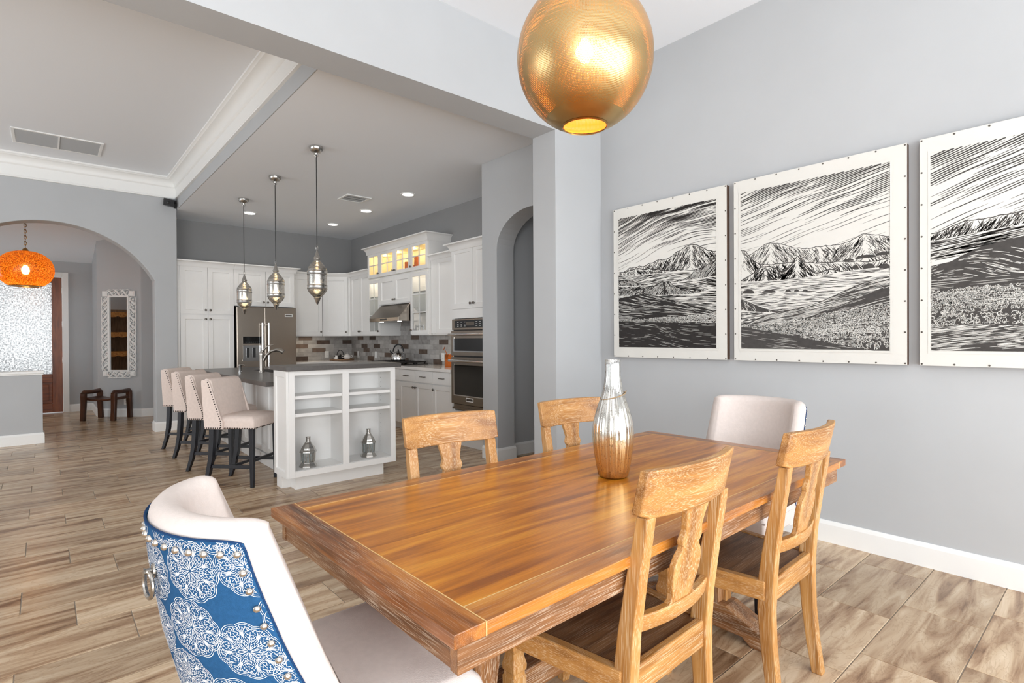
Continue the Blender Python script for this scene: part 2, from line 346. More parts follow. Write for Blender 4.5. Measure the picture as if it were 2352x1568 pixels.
def floor_material():
    m, t, b = nt('wood_look_tile'); g = N(t, 'ShaderNodeNewGeometry'); sp = N(t, 'ShaderNodeSeparateXYZ'); t.links.new(g.outputs['Position'], sp.inputs[0])
    k = math_n(t, 'FLOOR', math_n(t, 'DIVIDE', math_n(t, 'SUBTRACT', sp.outputs[1], 0.449), 0.3024))
    x0 = math_n(t, 'SUBTRACT', 0.301, math_n(t, 'MULTIPLY', math_n(t, 'SUBTRACT', k, 8), 0.2023))
    cidx = math_n(t, 'FLOOR', math_n(t, 'DIVIDE', math_n(t, 'SUBTRACT', sp.outputs[0], x0), 0.607))
    cb = N(t, 'ShaderNodeCombineXYZ'); t.links.new(k, cb.inputs[0]); t.links.new(cidx, cb.inputs[1])
    wn = N(t, 'ShaderNodeTexWhiteNoise'); wn.noise_dimensions = '3D'; t.links.new(cb.outputs[0], wn.inputs[0])
    off = N(t, 'ShaderNodeVectorMath', operation='SCALE'); t.links.new(wn.outputs['Color'], off.inputs[0]); off.inputs['Scale'].default_value = 40
    ad = N(t, 'ShaderNodeVectorMath', operation='ADD'); t.links.new(g.outputs['Position'], ad.inputs[0]); t.links.new(off.outputs[0], ad.inputs[1])
    mp = N(t, 'ShaderNodeMapping'); mp.inputs['Scale'].default_value = (1.3, 10, 1); t.links.new(ad.outputs[0], mp.inputs[0])
    n = N(t, 'ShaderNodeTexNoise'); n.inputs['Scale'].default_value = 1.25; n.inputs['Detail'].default_value = 6; n.inputs['Roughness'].default_value = 0.55; n.inputs['Distortion'].default_value = 0.9
    t.links.new(mp.outputs[0], n.inputs[0])
    c = ramp(t, n.outputs['Fac'], [(0.29, srgb(108, 78, 53)), (0.41, srgb(162, 131, 101)), (0.53, srgb(195, 169, 138)), (0.72, srgb(219, 198, 170))])
    mp2 = N(t, 'ShaderNodeMapping'); mp2.inputs['Scale'].default_value = (3, 9, 1); t.links.new(ad.outputs[0], mp2.inputs[0])
    n2 = N(t, 'ShaderNodeTexNoise'); n2.inputs['Scale'].default_value = 1.4; n2.inputs['Detail'].default_value = 5; n2.inputs['Distortion'].default_value = 2.5; t.links.new(mp2.outputs[0], n2.inputs[0])
    vein = math_n(t, 'ABSOLUTE', math_n(t, 'SUBTRACT', n2.outputs['Fac'], 0.5))
    vf = ramp(t, vein, [(0.0, (0.62, 0.55, 0.48, 1)), (0.028, (1, 1, 1, 1))])
    mx = N(t, 'ShaderNodeMix', data_type='RGBA', blend_type='MULTIPLY'); mx.inputs[0].default_value = 0.5; t.links.new(c, mx.inputs[6]); t.links.new(vf, mx.inputs[7])
    tone = math_n(t, 'ADD', math_n(t, 'MULTIPLY', wn.outputs['Value'], 0.34), 0.80)
    cc = N(t, 'ShaderNodeCombineXYZ')
    for i in range(3): t.links.new(tone, cc.inputs[i])
    mx2 = N(t, 'ShaderNodeMix', data_type='RGBA', blend_type='MULTIPLY'); mx2.inputs[0].default_value = 1; t.links.new(mx.outputs[2], mx2.inputs[6]); t.links.new(cc.outputs[0], mx2.inputs[7])
    t.links.new(mx2.outputs[2], b.inputs['Base Color'])
    b.inputs['Roughness'].default_value = 0.26; b.inputs['Specular IOR Level'].default_value = 0.5
    bp = N(t, 'ShaderNodeBump'); bp.inputs['Strength'].default_value = 0.25; bp.inputs['Distance'].default_value = 0.0015
    t.links.new(n.outputs['Fac'], bp.inputs['Height']); t.links.new(bp.outputs[0], b.inputs['Normal'])
    return m
MAT['tile'] = floor_material()
def vase_material():
    m, t, b = nt('mercury_glass'); tc = N(t, 'ShaderNodeTexCoord'); sp = N(t, 'ShaderNodeSeparateXYZ'); t.links.new(tc.outputs['Object'], sp.inputs[0])
    n = N(t, 'ShaderNodeTexNoise'); n.inputs['Scale'].default_value = 30; n.inputs['Detail'].default_value = 5; t.links.new(tc.outputs['Object'], n.inputs[0])
    zz = math_n(t, 'ADD', sp.outputs[2], math_n(t, 'MULTIPLY', n.outputs['Fac'], 0.12))
    c = ramp(t, math_n(t, 'DIVIDE', zz, 0.5), [(0.12, srgb(214, 176, 112)), (0.36, srgb(226, 200, 150)), (0.5, srgb(228, 224, 214)), (0.95, srgb(214, 214, 212))])
    n2 = N(t, 'ShaderNodeTexNoise'); n2.inputs['Scale'].default_value = 170; n2.inputs['Detail'].default_value = 2; t.links.new(tc.outputs['Object'], n2.inputs[0])
    sp2 = ramp(t, n2.outputs['Fac'], [(0.30, (0.30, 0.26, 0.2, 1)), (0.40, (1, 1, 1, 1))])
    mx = N(t, 'ShaderNodeMix', data_type='RGBA', blend_type='MULTIPLY'); mx.inputs[0].default_value = 0.8; t.links.new(c, mx.inputs[6]); t.links.new(sp2, mx.inputs[7])
    t.links.new(mx.outputs[2], b.inputs['Base Color']); b.inputs['Metallic'].default_value = 0.92; b.inputs['Roughness'].default_value = 0.14
    bp = N(t, 'ShaderNodeBump'); bp.inputs['Strength'].default_value = 0.2; bp.inputs['Distance'].default_value = 0.001
    t.links.new(n2.outputs['Fac'], bp.inputs['Height']); t.links.new(bp.outputs[0], b.inputs['Normal']); return m
MAT['vase'] = vase_material()
def door_glass():
    m, t, b = nt('rain_glass'); out = t.nodes['Material Output']; tc = N(t, 'ShaderNodeTexCoord')
    n = N(t, 'ShaderNodeTexNoise'); n.inputs['Scale'].default_value = 45; n.inputs['Detail'].default_value = 5; n.inputs['Roughness'].default_value = 0.8; t.links.new(tc.outputs['Object'], n.inputs[0])
    c = ramp(t, n.outputs['Fac'], [(0.42, (0.25, 0.25, 0.25, 1)), (0.60, (1.0, 0.99, 0.97, 1))])
    tl = N(t, 'ShaderNodeBsdfTranslucent'); t.links.new(c, tl.inputs[0])
    gl = N(t, 'ShaderNodeBsdfGlossy'); gl.inputs['Roughness'].default_value = 0.25
    mx = N(t, 'ShaderNodeMixShader'); mx.inputs[0].default_value = 0.1
    t.links.new(tl.outputs[0], mx.inputs[1]); t.links.new(gl.outputs[0], mx.inputs[2]); t.links.new(mx.outputs[0], out.inputs[0]); return m
MAT['doorglass'] = door_glass()
def splash_mat(name, cols, k):
    m, t, b = nt(name); tc = N(t, 'ShaderNodeTexCoord'); oi = N(t, 'ShaderNodeObjectInfo')
    n = N(t, 'ShaderNodeTexNoise'); n.inputs['Scale'].default_value = 14; n.inputs['Detail'].default_value = 5
    ad = N(t, 'ShaderNodeVectorMath', operation='ADD'); t.links.new(tc.outputs['Object'], ad.inputs[0]); t.links.new(oi.outputs['Location'], ad.inputs[1]); t.links.new(ad.outputs[0], n.inputs[0])
    f = math_n(t, 'ADD', math_n(t, 'MULTIPLY', n.outputs['Fac'], 0.55), math_n(t, 'MULTIPLY', oi.outputs['Random'], k))
    t.links.new(ramp(t, f, cols), b.inputs['Base Color']); b.inputs['Roughness'].default_value = 0.4; return m
MAT['splash'] = splash_mat('grey_brick_tile', [(0.2, srgb(136, 132, 129)), (0.5, srgb(172, 169, 166)), (0.8, srgb(198, 195, 191))], 0.4)
MAT['splash_dk'] = splash_mat('brown_brick_tile', [(0.2, srgb(50, 38, 31)), (0.5, srgb(82, 66, 56)), (0.8, srgb(118, 100, 88))], 0.5)
# ================================================================== structure
XW, YD, YK, ZD, ZK, ZS = 3.748, 3.134, 3.402, 3.61, 3.185, 3.005
XR, YB, YA, XP = 4.43, 9.83, 9.10, 1.45
floor = struct(MB().box(-5.4, 5.4, -2.6, 13.0, -0.12, -0.0025).build('floor', MAT['grout']))
def tile_mesh():
    mb = MB(); L, D = 0.607-0.004, 0.3024-0.004
    b = [(0, 0, -0.02), (L, 0, -0.02), (L, D, -0.02), (0, D, -0.02)]; i = 0.0015
    m_ = [(0, 0, -0.0012), (L, 0, -0.0012), (L, D, -0.0012), (0, D, -0.0012)]
    t_ = [(i, i, 0), (L-i, i, 0), (L-i, D-i, 0), (i, D-i, 0)]
    return mb.loft([b, m_, t_])
def project(p):
    v = Vector(p)-Vector((0, 0, CAMH)); d = v.dot(fw)
    if d < 0.15: return None
    return (1176+FPX*v.dot(rt2)/d, 784-FPX*v.dot(up2)/d, d)
tiles = []
for k in range(-10, 41):
    y0 = 0.449+k*0.3024
    if y0 > 12.7: continue
    xb = (0.301-(k-8)*0.2023) % 0.607
    for c in range(-9, 8):
        x0 = xb+c*0.607
        if x0 < -5.3 or x0 > 5.0 or y0 < -2.5: continue
        pr = project((x0+0.3, y0+0.15, 0)); area = 0
        if pr and -150 < pr[0] < 2500 and 0 < pr[1] < 1750:
            area = 1/pr[2]**3
            if x0 > 3.75 and y0 < 4: area = 0
            if 1.7 < x0 < 3.0 and y0 > 5.1: area *= 0.01
        tiles.append((area, x0, y0))
tiles.sort(reverse=True)
tm = None; rest = MB()
for i, (a, x0, y0) in enumerate(tiles):
    if i < 300 and a > 0:
        if tm is None:
            o = tile_mesh().build('tile', MAT['tile'], floor); tm = o.data
        else:
            o = bpy.data.objects.new('tile', tm); COL.objects.link(o); o.parent = floor
        o.location = (x0+0.002, y0+0.002, 0)
    else:
        t_ = tile_mesh(); t_.v = [(v[0]+x0+0.002, v[1]+y0+0.002, v[2]) for v in t_.v]; rest.add(t_.v, t_.f)
tag(rest.build('tile_field', MAT['tile'], floor), kind='stuff')

def arch_pts(c, a, b, z0, n=20, rev=False):
    return [(c+a*math.cos(PI*i/n), z0+b*math.sin(PI*i/n)) for i in range(n+1)]
# dining picture wall, header with stub wall
struct(MB().box(XW, XW+0.15, -2.6, YD, 0, ZD).build('wall_right', MAT['wall']))
mb = MB().box(3.176, XW+0.15, YD, YK, 0, ZD)
mb.box(-5.4, 3.176, YD, YK, ZS, ZD)
struct(mb.build('wall_header', MAT['wall']))
# passage wall with arched opening (plane X = 3.604)
ap = arch_pts(3.911, 0.514, 0.357, 2.232)
poly = [(4.675, 0), (4.675, ZK), (YK, ZK), (YK, 2.30)]+[p for p in ap[::-1] if p[0] >= YK+0.001]+[(4.425, 0)]
struct(MB().prism(poly, 3.604, 3.836, 'x').build('wall_passage', MAT['wall']))
struct(MB().box(3.836, 5.4, 4.53, 4.675, 0, ZK).box(5.25, 5.4, 3.134, 4.53, 0, ZK).box(XW+0.15, 5.25, 3.134, 3.28, 0, ZK).build('wall_niche', MAT['wall']))
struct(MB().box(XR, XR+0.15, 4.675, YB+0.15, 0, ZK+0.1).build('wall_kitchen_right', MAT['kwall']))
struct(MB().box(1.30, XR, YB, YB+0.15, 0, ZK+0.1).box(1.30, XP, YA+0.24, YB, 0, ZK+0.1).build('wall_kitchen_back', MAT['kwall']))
# arch wall to the entry
RA, xc_, za = 1.248, 0.06, 2.83
pts = []
for i in range(33):
    x = -1.056+i*(1.176+1.056)/32
    pts.append((x, za-RA+math.sqrt(max(0, RA*RA-(x-xc_)**2))))
poly = [(-5.4, 0), (-1.056, 0)]+pts+[(1.176, 0), (XP, 0), (XP, ZD), (-5.4, ZD)]
struct(MB().prism(poly, YA, YA+0.24, 'y').build('wall_arch', MAT['wall'], bevel=0.008))
hw = struct(MB().box(-1.056, -0.036, YA+0.01, YA+0.2, 0, 0.885).build('wall_half', MAT['wall']))
struct(MB().box(-1.056, -0.018, YA-0.012, YA+0.222, 0.885, 0.915).box(-1.056, -0.026, YA-0.004, YA+0.214, 0.868, 0.885).build('trim_1', MAT['trim'], bevel=0.004))
# entry walls
struct(MB().prism([(0.665, 12.9), (0.665, 11.608), (1.23, 11.082), (1.75, 11.07), (1.75, 12.9)], 0, 3.7, 'z').build('wall_mirror', MAT['wall'], bevel=0.012))
struct(MB().box(0.235, 0.665, 12.76, 12.9, 0, 3.7).box(-3.4, -0.83, 12.76, 12.9, 0, 3.7).box(-0.83, 0.235, 12.76, 12.9, 2.45, 3.7).build('wall_entry', MAT['wall']))
struct(MB().box(-3.4, -3.2, 9.34, 10.9, 0, 3.7).box(-3.4, -3.2, 12.4, 12.9, 0, 3.7).box(-3.4, -3.2, 10.9, 12.4, 0, 0.8).box(-3.4, -3.2, 10.9, 12.4, 2.5, 3.7).build('wall_entry_left', MAT['wall']))  # opening added for the entry daylight
struct(MB().box(XP, 1.75, 9.98, 11.07, 0, 3.7).build('wall_entry_right', MAT['wall']))
struct(MB().prism([(9.34, 3.5), (12.9, 2.70), (12.9, 2.85), (9.34, 3.65)], -3.4, 1.75, 'x').build('ceiling', MAT['ceil']))
# outer walls: dining window, plus unseen windows added for more light
struct(MB().box(-5.4, -5.2, -2.6, 3.6, 0, ZD).box(-5.4, -5.2, 8.4, YA, 0, ZD).box(-5.4, -5.2, 3.6, 8.4, 0, 0.3).box(-5.4, -5.2, 3.6, 8.4, 2.9, ZD).build('wall_left', MAT['wall']))
mb = MB().box(3.55, XW, -2.6, -2.4, 0, ZD).box(-1.2, -0.95, -2.6, -2.4, 0, ZD).box(-5.2, -4.6, -2.6, -2.4, 0, ZD)
mb.box(-0.95, 3.55, -2.6, -2.4, 2.58, ZD).box(-4.6, -1.2, -2.6, -2.4, 2.7, ZD).box(-4.6, -1.2, -2.6, -2.4, 0, 0.35)
struct(mb.build('wall_rear', MAT['wall']))
mb = MB()
for x in (-0.95, 0.5, 1.98, 3.49): mb.box(x, x+0.06, -2.55, -2.48, 0, 2.58)
mb.box(-0.95, 3.55, -2.55, -2.48, 2.52, 2.58).box(-0.95, 3.55, -2.55, -2.48, 0, 0.05)
struct(mb.build('window_1', MAT['black']))
mb = MB()
for x in (-4.6, -2.93, -1.25): mb.box(x, x+0.05, -2.55, -2.48, 0.35, 2.7)
mb.box(-4.6, -1.2, -2.55, -2.48, 2.65, 2.7).box(-4.6, -1.2, -2.55, -2.48, 0.35, 0.4)
struct(mb.build('added_window_2', MAT['trim']))  # frame of the added rear-left window
mb = MB()
for y in (3.6, 5.2, 6.77, 8.34): mb.box(-5.34, -5.27, y, y+0.06, 0.3, 2.9)
mb.box(-5.34, -5.27, 3.6, 8.4, 2.84, 2.9).box(-5.34, -5.27, 3.6, 8.4, 0.3, 0.36)
struct(mb.build('added_window_3', MAT['trim']))  # frame of the added living room windows
# ceilings
struct(MB().box(-5.4, XW+0.15, -2.6, YD+0.02, ZD, ZD+0.1).build('ceiling', MAT['ceil']))
struct(MB().box(-5.4, 1.46, YK-0.02, YA+0.24, ZD, ZD+0.1).build('ceiling', MAT['ceil']))
mb = MB().box(1.46, 5.4, YK, YB+0.15, ZK+0.001, ZD+0.1)
struct(mb.build('ceiling', MAT['ceil']))
struct(MB().box(1.452, 1.4605, YK, YA, ZK, ZD).build('wall_soffit', MAT['wall']))
# crown of the raised living-room ceiling
cp = [(0, 3.325), (0.026, 3.325), (0.03, 3.335), (0.026, 3.346), (0.018, 3.352), (0.018, 3.475), (0.03, 3.482), (0.036, 3.492)]
for i in range(7):
    a = i/6*PI/2; cp.append((0.036+0.075*(1-math.cos(a)), 3.50+0.075*math.sin(a)))
cp += [(0.12, 3.585), (0.135, 3.59), (0.135, ZD), (0, ZD)]
mb = MB().sweep(cp, [(-5.2, YA), (1.452, YA), (1.452, YK)])
struct(mb.build('trim_2', MAT['trim'], smooth=True, angle=30))
# baseboards
bp_ = [(0, 0), (0.016, 0), (0.016, 0.112), (0.010, 0.128), (0.006, 0.135), (0, 0.135)]
def baseboard(name, *paths):
    mb = MB()
    for p in paths: mb.sweep(bp_, p)
    return struct(mb.build(name, MAT['trim']))
baseboard('baseboard_right', [(XW, YD), (XW, -2.4)])
baseboard('baseboard_stub', [(3.176, YK), (3.176, YD), (XW, YD)])
baseboard('baseboard_passage', [(3.604, 4.675), (3.604, 4.425), (3.836, 4.425), (3.836, 4.53)], [(3.836, 4.53), (5.25, 4.53)])
baseboard('baseboard_arch', [(1.176, YA+0.24), (1.176, YA), (XP, YA)][::1])
baseboard('baseboard_half', [(-1.056, YA+0.01), (-0.036, YA+0.01), (-0.036, YA+0.2)])
baseboard('baseboard_entry', [(0.30, 12.76), (0.665, 12.76)], [(0.665, 12.76), (0.665, 11.608), (1.23, 11.082), (1.45, 11.075)])
# front door
d1 = bpy.data.objects.new('door_1', None); COL.objects.link(d1); d1.location = (0, 12.76, 0); struct(d1)
DX0, DX1 = -0.82, 0.228
mb = MB().box(DX0, DX0+0.14, 0, 0.045, 0.012, 2.44).box(DX1-0.14, DX1, 0, 0.045, 0.012, 2.44)
mb.build('door_stile', MAT['door_z'], d1, bevel=0.003)
MB().box(DX0+0.14, DX1-0.14, 0, 0.045, 2.34, 2.44).box(DX0+0.14, DX1-0.14, 0, 0.045, 0.56, 0.70).box(DX0+0.14, DX1-0.14, 0, 0.045, 0.012, 0.17).build('door_rail', MAT['door_x'], d1, bevel=0.003)
MB().box(DX0+0.14, DX1-0.14, 0.02, 0.026, 0.70, 2.34).build('door_pane', MAT['doorglass'], d1)
for i in range(2):
    xa = DX0+0.14+i*0.384
    xb = xa+0.384
    p = MB().box(xa, xb, 0.012, 0.03, 0.17, 0.56)
    p.box(xa+0.05, xb-0.05, 0.002, 0.012, 0.22, 0.51).build('door_panel', MAT['door_x'], d1, bevel=0.006)
for z in (0.25, 0.95, 1.6, 2.2): MB().box(DX1-0.002, DX1+0.007, -0.006, 0.0, z-0.05, z+0.05).build('hinge', MAT['nickel'], d1)
mb = MB().box(0.236, 0.322, 12.735, 12.76, 0, 2.53).box(-0.92, -0.83, 12.735, 12.76, 0, 2.53).box(-0.83, 0.236, 12.735, 12.76, 2.445, 2.53)
mb.box(0.228, 0.245, 12.745, 12.9, 0, 2.45)
struct(mb.build('trim_3', MAT['trim'], bevel=0.005))

# ================================================================== kitchen cabinets
def shaker(wd, ht, t=0.02, rail=0.062, rec=0.010):
    """door slab, front at y=0 facing -y, lower-left corner at origin"""
    mb = MB(); r = rail; c = 0.006
    o_ = [(0, 0), (wd, 0), (wd, ht), (0, ht)]
    i1 = [(r, r), (wd-r, r), (wd-r, ht-r), (r, ht-r)]; i2 = [(r+c, r+c), (wd-r-c, r+c), (wd-r-c, ht-r-c), (r+c, ht-r-c)]
    vs = [(x, 0, z) for x, z in o_]+[(x, 0, z) for x, z in i1]+[(x, rec, z) for x, z in i2]+[(x, t, z) for x, z in o_]
    fs = []
    for i in range(4):
        j = (i+1) % 4; fs += [(i, j, j+4, i+4), (i+4, j+4, j+8, i+8), (j, i, i+12, j+12)]
    fs += [(8, 9, 10, 11), (15, 14, 13, 12)]
    return mb.add(vs, fs)
def slab(wd, ht, t=0.02): return MB().box(0, wd, 0, t, 0, ht)
def glassdoor(wd, ht, cols, rows, t=0.02, rail=0.055, mw=0.014):
    mb = MB().box(0, rail, 0, t, 0, ht).box(wd-rail, wd, 0, t, 0, ht).box(rail, wd-rail, 0, t, 0, rail).box(rail, wd-rail, 0, t, ht-rail, ht)
    iw = wd-2*rail; ih = ht-2*rail; panes = []
    for c in range(1, cols): mb.box(rail+iw*c/cols-mw/2, rail+iw*c/cols+mw/2, 0.002, t-0.004, rail, ht-rail)
    for r_ in range(1, rows): mb.box(rail, wd-rail, 0.002, t-0.004, rail+ih*r_/rows-mw/2, rail+ih*r_/rows+mw/2)
    for c in range(cols):
        for r_ in range(rows): panes.append((rail+iw*c/cols, rail+iw*(c+1)/cols, rail+ih*r_/rows, rail+ih*(r_+1)/rows))
    return mb, panes
knob_mesh = None
def knob(parent, x, y, z):
    global knob_mesh
    if knob_mesh is None:
        mb = MB().lathe([(0.007, 0), (0.005, 0.006), (0.006, 0.012), (0.0155, 0.016), (0.017, 0.022), (0.013, 0.028), (0.004, 0.030)], 14)
        mb.xf(Matrix.Rotation(R(90), 4, 'X'))
        o = mb.build('knob', MAT['pull'], parent, smooth=True); knob_mesh = o.data
    else:
        o = bpy.data.objects.new('knob', knob_mesh); COL.objects.link(o); o.parent = parent
    o.location = (x, y, z)
def crown(parent, x0, x1, depth, ztop, h=0.09, out=0.075, ends=(True, True)):
    pr = [(0, ztop-h), (0.012, ztop-h), (0.016, ztop-h+0.014)]
    for i in range(6):
        a = i/5*PI/2; pr.append((0.018+(out-0.026)*(1-math.cos(a)), ztop-h+0.02+(h-0.036)*math.sin(a)))
    pr += [(out, ztop-0.016), (out, ztop), (0, ztop)]
    path = []
    if ends[0]: path.append((x0, depth))
    path += [(x0, 0), (x1, 0)]
    if ends[1]: path.append((x1, depth))
    mb = MB(); mb.sweep(pr, path); mb.box(x0, x1, 0, depth, ztop-h, ztop-0.002)
    return mb.build('crown', MAT['cab'], parent, smooth=True, angle=25)
def cabinet(label, loc, rz, wd, depth, z0, z1, fronts, crown_z=None, crown_ends=(True, True), glass_body=False, toe=0, cname='upper_cabinet', ch=0.09):
    """local frame: x to the right seen from the front, face at y=0, body behind it"""
    t = thing(cname, label, 'cabinet', loc, rz)
    mb = MB()
    if glass_body:
        th = 0.018
        mb.box(0, th, 0.021, depth, z0, z1).box(wd-th, wd, 0.021, depth, z0, z1).box(th, wd-th, 0.021, depth, z0, z0+th).box(th, wd-th, 0.021, depth, z1-th, z1).box(th, wd-th, depth-0.01, depth, z0+th, z1-th)
        mb.build('body', MAT['cabin'] if glass_body == 'warm' else MAT['cab'], t)
        MB().box(-0.0015, 0, 0.0205, depth, z0, z1).box(wd, wd+0.0015, 0.0205, depth, z0, z1).box(0, wd, 0.0205, depth, z1, z1+0.0015).box(0, wd, 0.0205, depth, z0-0.0015, z0).build('outer_skin', MAT['cab'], t)
    else:
        mb.box(0, wd, 0.021, depth, z0+toe, z1)
        if toe: mb.box(0, wd, 0.09, depth, z0, z0+toe)
        mb.build('body', MAT['cab'], t)
    for fr in fronts:
        kind, fx0, fx1, fz0, fz1, kn = fr[:6]; g = 0.0022; w_ = fx1-fx0-2*g; h_ = fz1-fz0-2*g
        if kind == 'door': o = shaker(w_, h_).build('door', MAT['cab'], t)
        elif kind == 'drawer': o = slab(w_, h_).build('drawer', MAT['cab'], t, bevel=0.002)
        elif kind == 'panel': o = slab(w_, h_).build('filler_panel', MAT['cab'], t, bevel=0.002)
        else:
            mb, panes = glassdoor(w_, h_, fr[6], fr[7]); o = mb.build('glass_door', MAT['cab'], t)
            for a, b_, c, d in panes: MB().box(a, b_, 0.009, 0.012, c, d).build('pane', MAT['pane'], o)
        o.location = (fx0+g, 0, fz0+g)
        if kn:
            if kind == 'drawer':
                hmb = MB().tube([(-0.06, -0.026, 0), (0.06, -0.026, 0)], 0.0055, 8).tube([(-0.045, 0, 0), (-0.045, -0.026, 0)], 0.0045, 6).tube([(0.045, 0, 0), (0.045, -0.026, 0)], 0.0045, 6)
                h = hmb.build('handle', MAT['pull'], o, smooth=True); h.location = (w_/2, 0, h_*0.5)
            else:
                kx = 0.03 if 'l' in kn else w_-0.03; kz = h_-0.06 if 't' in kn else 0.06; knob(o, kx, 0, kz)
    if crown_z: crown(t, 0, wd, depth, crown_z, ends=crown_ends, h=ch)
    return t
FY = 9.18   # tall cabinet face
tw = 2.219-1.497
cabinet('tall white pantry cabinet with four panel doors left of the refrigerator', (1.452, FY, 0), 0, tw+0.045, YB-FY, 0, 2.40,
    [('panel', 0, 0.045, 0.12, 2.39, None), ('door', 0.045, 0.045+tw/2, 0.12, 1.672, 'rt'), ('door', 0.045+tw/2, 0.045+tw, 0.12, 1.672, 'lt'), ('door', 0.045, 0.045+tw/2, 1.682, 2.39, 'rb'), ('door', 0.045+tw/2, 0.045+tw, 1.682, 2.39, 'lb')], 2.475, (False, False), toe=0.1, cname='pantry_cabinet')
fwid = 3.145-2.222
cabinet('white two-door cabinet above the steel refrigerator', (2.222, FY, 0), 0, fwid, YB-FY, 1.825, 2.40,
    [('door', 0, fwid/2, 1.83, 2.39, 'rb'), ('door', fwid/2, fwid-0.01, 1.83, 2.39, 'lb')], 2.475, (False, True))
cabinet('white wall cabinet right of the refrigerator, single wide door', (3.15, 9.48, 0), 0, 0.575, YB-9.48, 1.349, 2.41,
    [('door', 0.0, 0.575, 1.365, 2.40, 'rb')], 2.46, (False, False), ch=0.07)
# diagonal corner cabinet
t = thing('corner_cabinet', 'white diagonal corner wall cabinet with one door above the tea tray', 'cabinet', (3.735, 9.48, 0), R(-41))
Ld = math.hypot(4.10-3.735, 9.48-9.165)
rot = Matrix.Rotation(R(41), 4, 'Z')
bp2 = [(3.735, 9.48), (4.10, 9.165), (XR, 9.165), (XR, YB), (3.735, YB)]
loc2 = [rot @ Vector((x-3.735, y-9.48, 0)) for x, y in bp2]
MB().prism([(v.x, v.y+0.001) for v in loc2], 1.349, 2.41, 'z').build('body', MAT['cab'], t)
o = shaker(Ld-0.07, 1.03).build('door', MAT['cab'], t); o.location = (0.035, -0.02, 1.363); knob(o, Ld-0.1, 0, 0.06)
pr = [(0, 2.39), (0.012, 2.39), (0.03, 2.415), (0.055, 2.44), (0.06, 2.446), (0.06, 2.46), (0, 2.46)]
MB().sweep(pr, [(-0.012, 0), (Ld+0.012, 0)]).build('crown', MAT['cab'], t)
H90 = R(-90)
XU, XCN = 4.10, 4.05
cabinet('white two-door wall cabinet between the corner cabinet and the glass hutch', (XU, 9.165, 0), H90, 9.165-8.36, XR-XU, 1.349, 2.41,
    [('door', 0.03, 0.40, 1.365, 2.40, 'rb'), ('door', 0.40, 0.80, 1.365, 2.40, 'lb')], 2.46, (False, False), ch=0.07)
# central hutch: glass top row, narrow glass cabinets, middle doors
Y0c, Y1c = 8.36, 6.50
Wc = Y0c-Y1c; e1, e2, e3 = Y0c-7.94, Y0c-7.455, Y0c-6.98
cabinet('long lit glass-fronted top cabinet with four paned doors', (XCN, Y0c, 0), H90, Wc, XR-XCN, 2.285, 2.69,
    [('glass', 0, e1, 2.285, 2.69, 'rb', 2, 2), ('glass', e1, e2, 2.285, 2.69, 'rb', 2, 2), ('glass', e2, e3, 2.285, 2.69, 'lb', 2, 2), ('glass', e3, Wc, 2.285, 2.69, 'lb', 2, 2)], 2.785, (True, True), glass_body='warm', cname='glass_cabinet', ch=0.11)
cabinet('narrow paned glass cabinet left of the range hood', (XCN, Y0c, 0), H90, e1, XR-XCN, 1.349, 2.28,
    [('glass', 0, e1, 1.36, 2.255, 'rb', 2, 3)], None, glass_body='white', cname='glass_cabinet')
cabinet('narrow paned glass cabinet right of the range hood', (XCN, Y0c-e3, 0), H90, Wc-e3, XR-XCN, 1.349, 2.28,
    [('glass', 0, Wc-e3, 1.36, 2.255, 'lb', 2, 3)], None, glass_body='white', cname='glass_cabinet')
cabinet('white two-door cabinet directly above the range hood', (XCN, Y0c-e1, 0), H90, e3-e1, XR-XCN, 1.83, 2.28,
    [('door', 0.0, e2-e1, 1.84, 2.255, 'rb'), ('door', e2-e1, e3-e1, 1.84, 2.255, 'lb')], None)
for yy, nm in ((Y0c-e1/2, 'a'), (Y0c-(e3+Wc)/2, 'b')):
    pass
cabinet('white single-door wall cabinet between the glass hutch and the ovens', (XU, 6.495, 0), H90, 6.495-5.56, XR-XU, 1.349, 2.41,
    [('panel', 0, 0.13, 1.365, 2.40, None), ('door', 0.13, 0.64, 1.365, 2.40, 'rb'), ('panel', 0.64, 0.93, 1.365, 2.40, None)], 2.46, (False, False), ch=0.07)
# oven tower
XO = 3.80
oc = thing('oven_cabinet', 'tall white cabinet housing the double wall oven beside the arched wall', 'cabinet', (XO, 5.555, 0), H90)
Wo = 5.555-4.675
MB().box(0, Wo, 0.021, XR-XO, 0.0, 0.42).box(0, Wo, 0.021, XR-XO, 1.55, 2.40).box(0, 0.03, 0.021, XR-XO, 0.42, 1.55).box(Wo-0.06, Wo, 0.021, XR-XO, 0.42, 1.55).box(0.03, Wo-0.06, 0.5, XR-XO, 0.42, 1.55).build('body', MAT['cab'], oc)
for a, b_, kn in ((0, Wo/2, 'r'), (Wo/2, Wo, 'l')):
    o = shaker(b_-a-0.005, 2.39-1.655).build('door', MAT['cab'], oc); o.location = (a+0.0025, 0, 1.655); knob(o, (b_-a-0.035) if kn == 'r' else 0.03, 0, 0.06)
o = slab(Wo-0.005, 0.11).build('filler_panel', MAT['cab'], oc); o.location = (0.0025, 0, 1.54)
o = slab(Wo-0.005, 0.29).build('drawer', MAT['cab'], oc, bevel=0.002); o.location = (0.0025, 0, 0.125)
crown(oc, 0, Wo, XR-XO, 2.455, ends=(True, False))
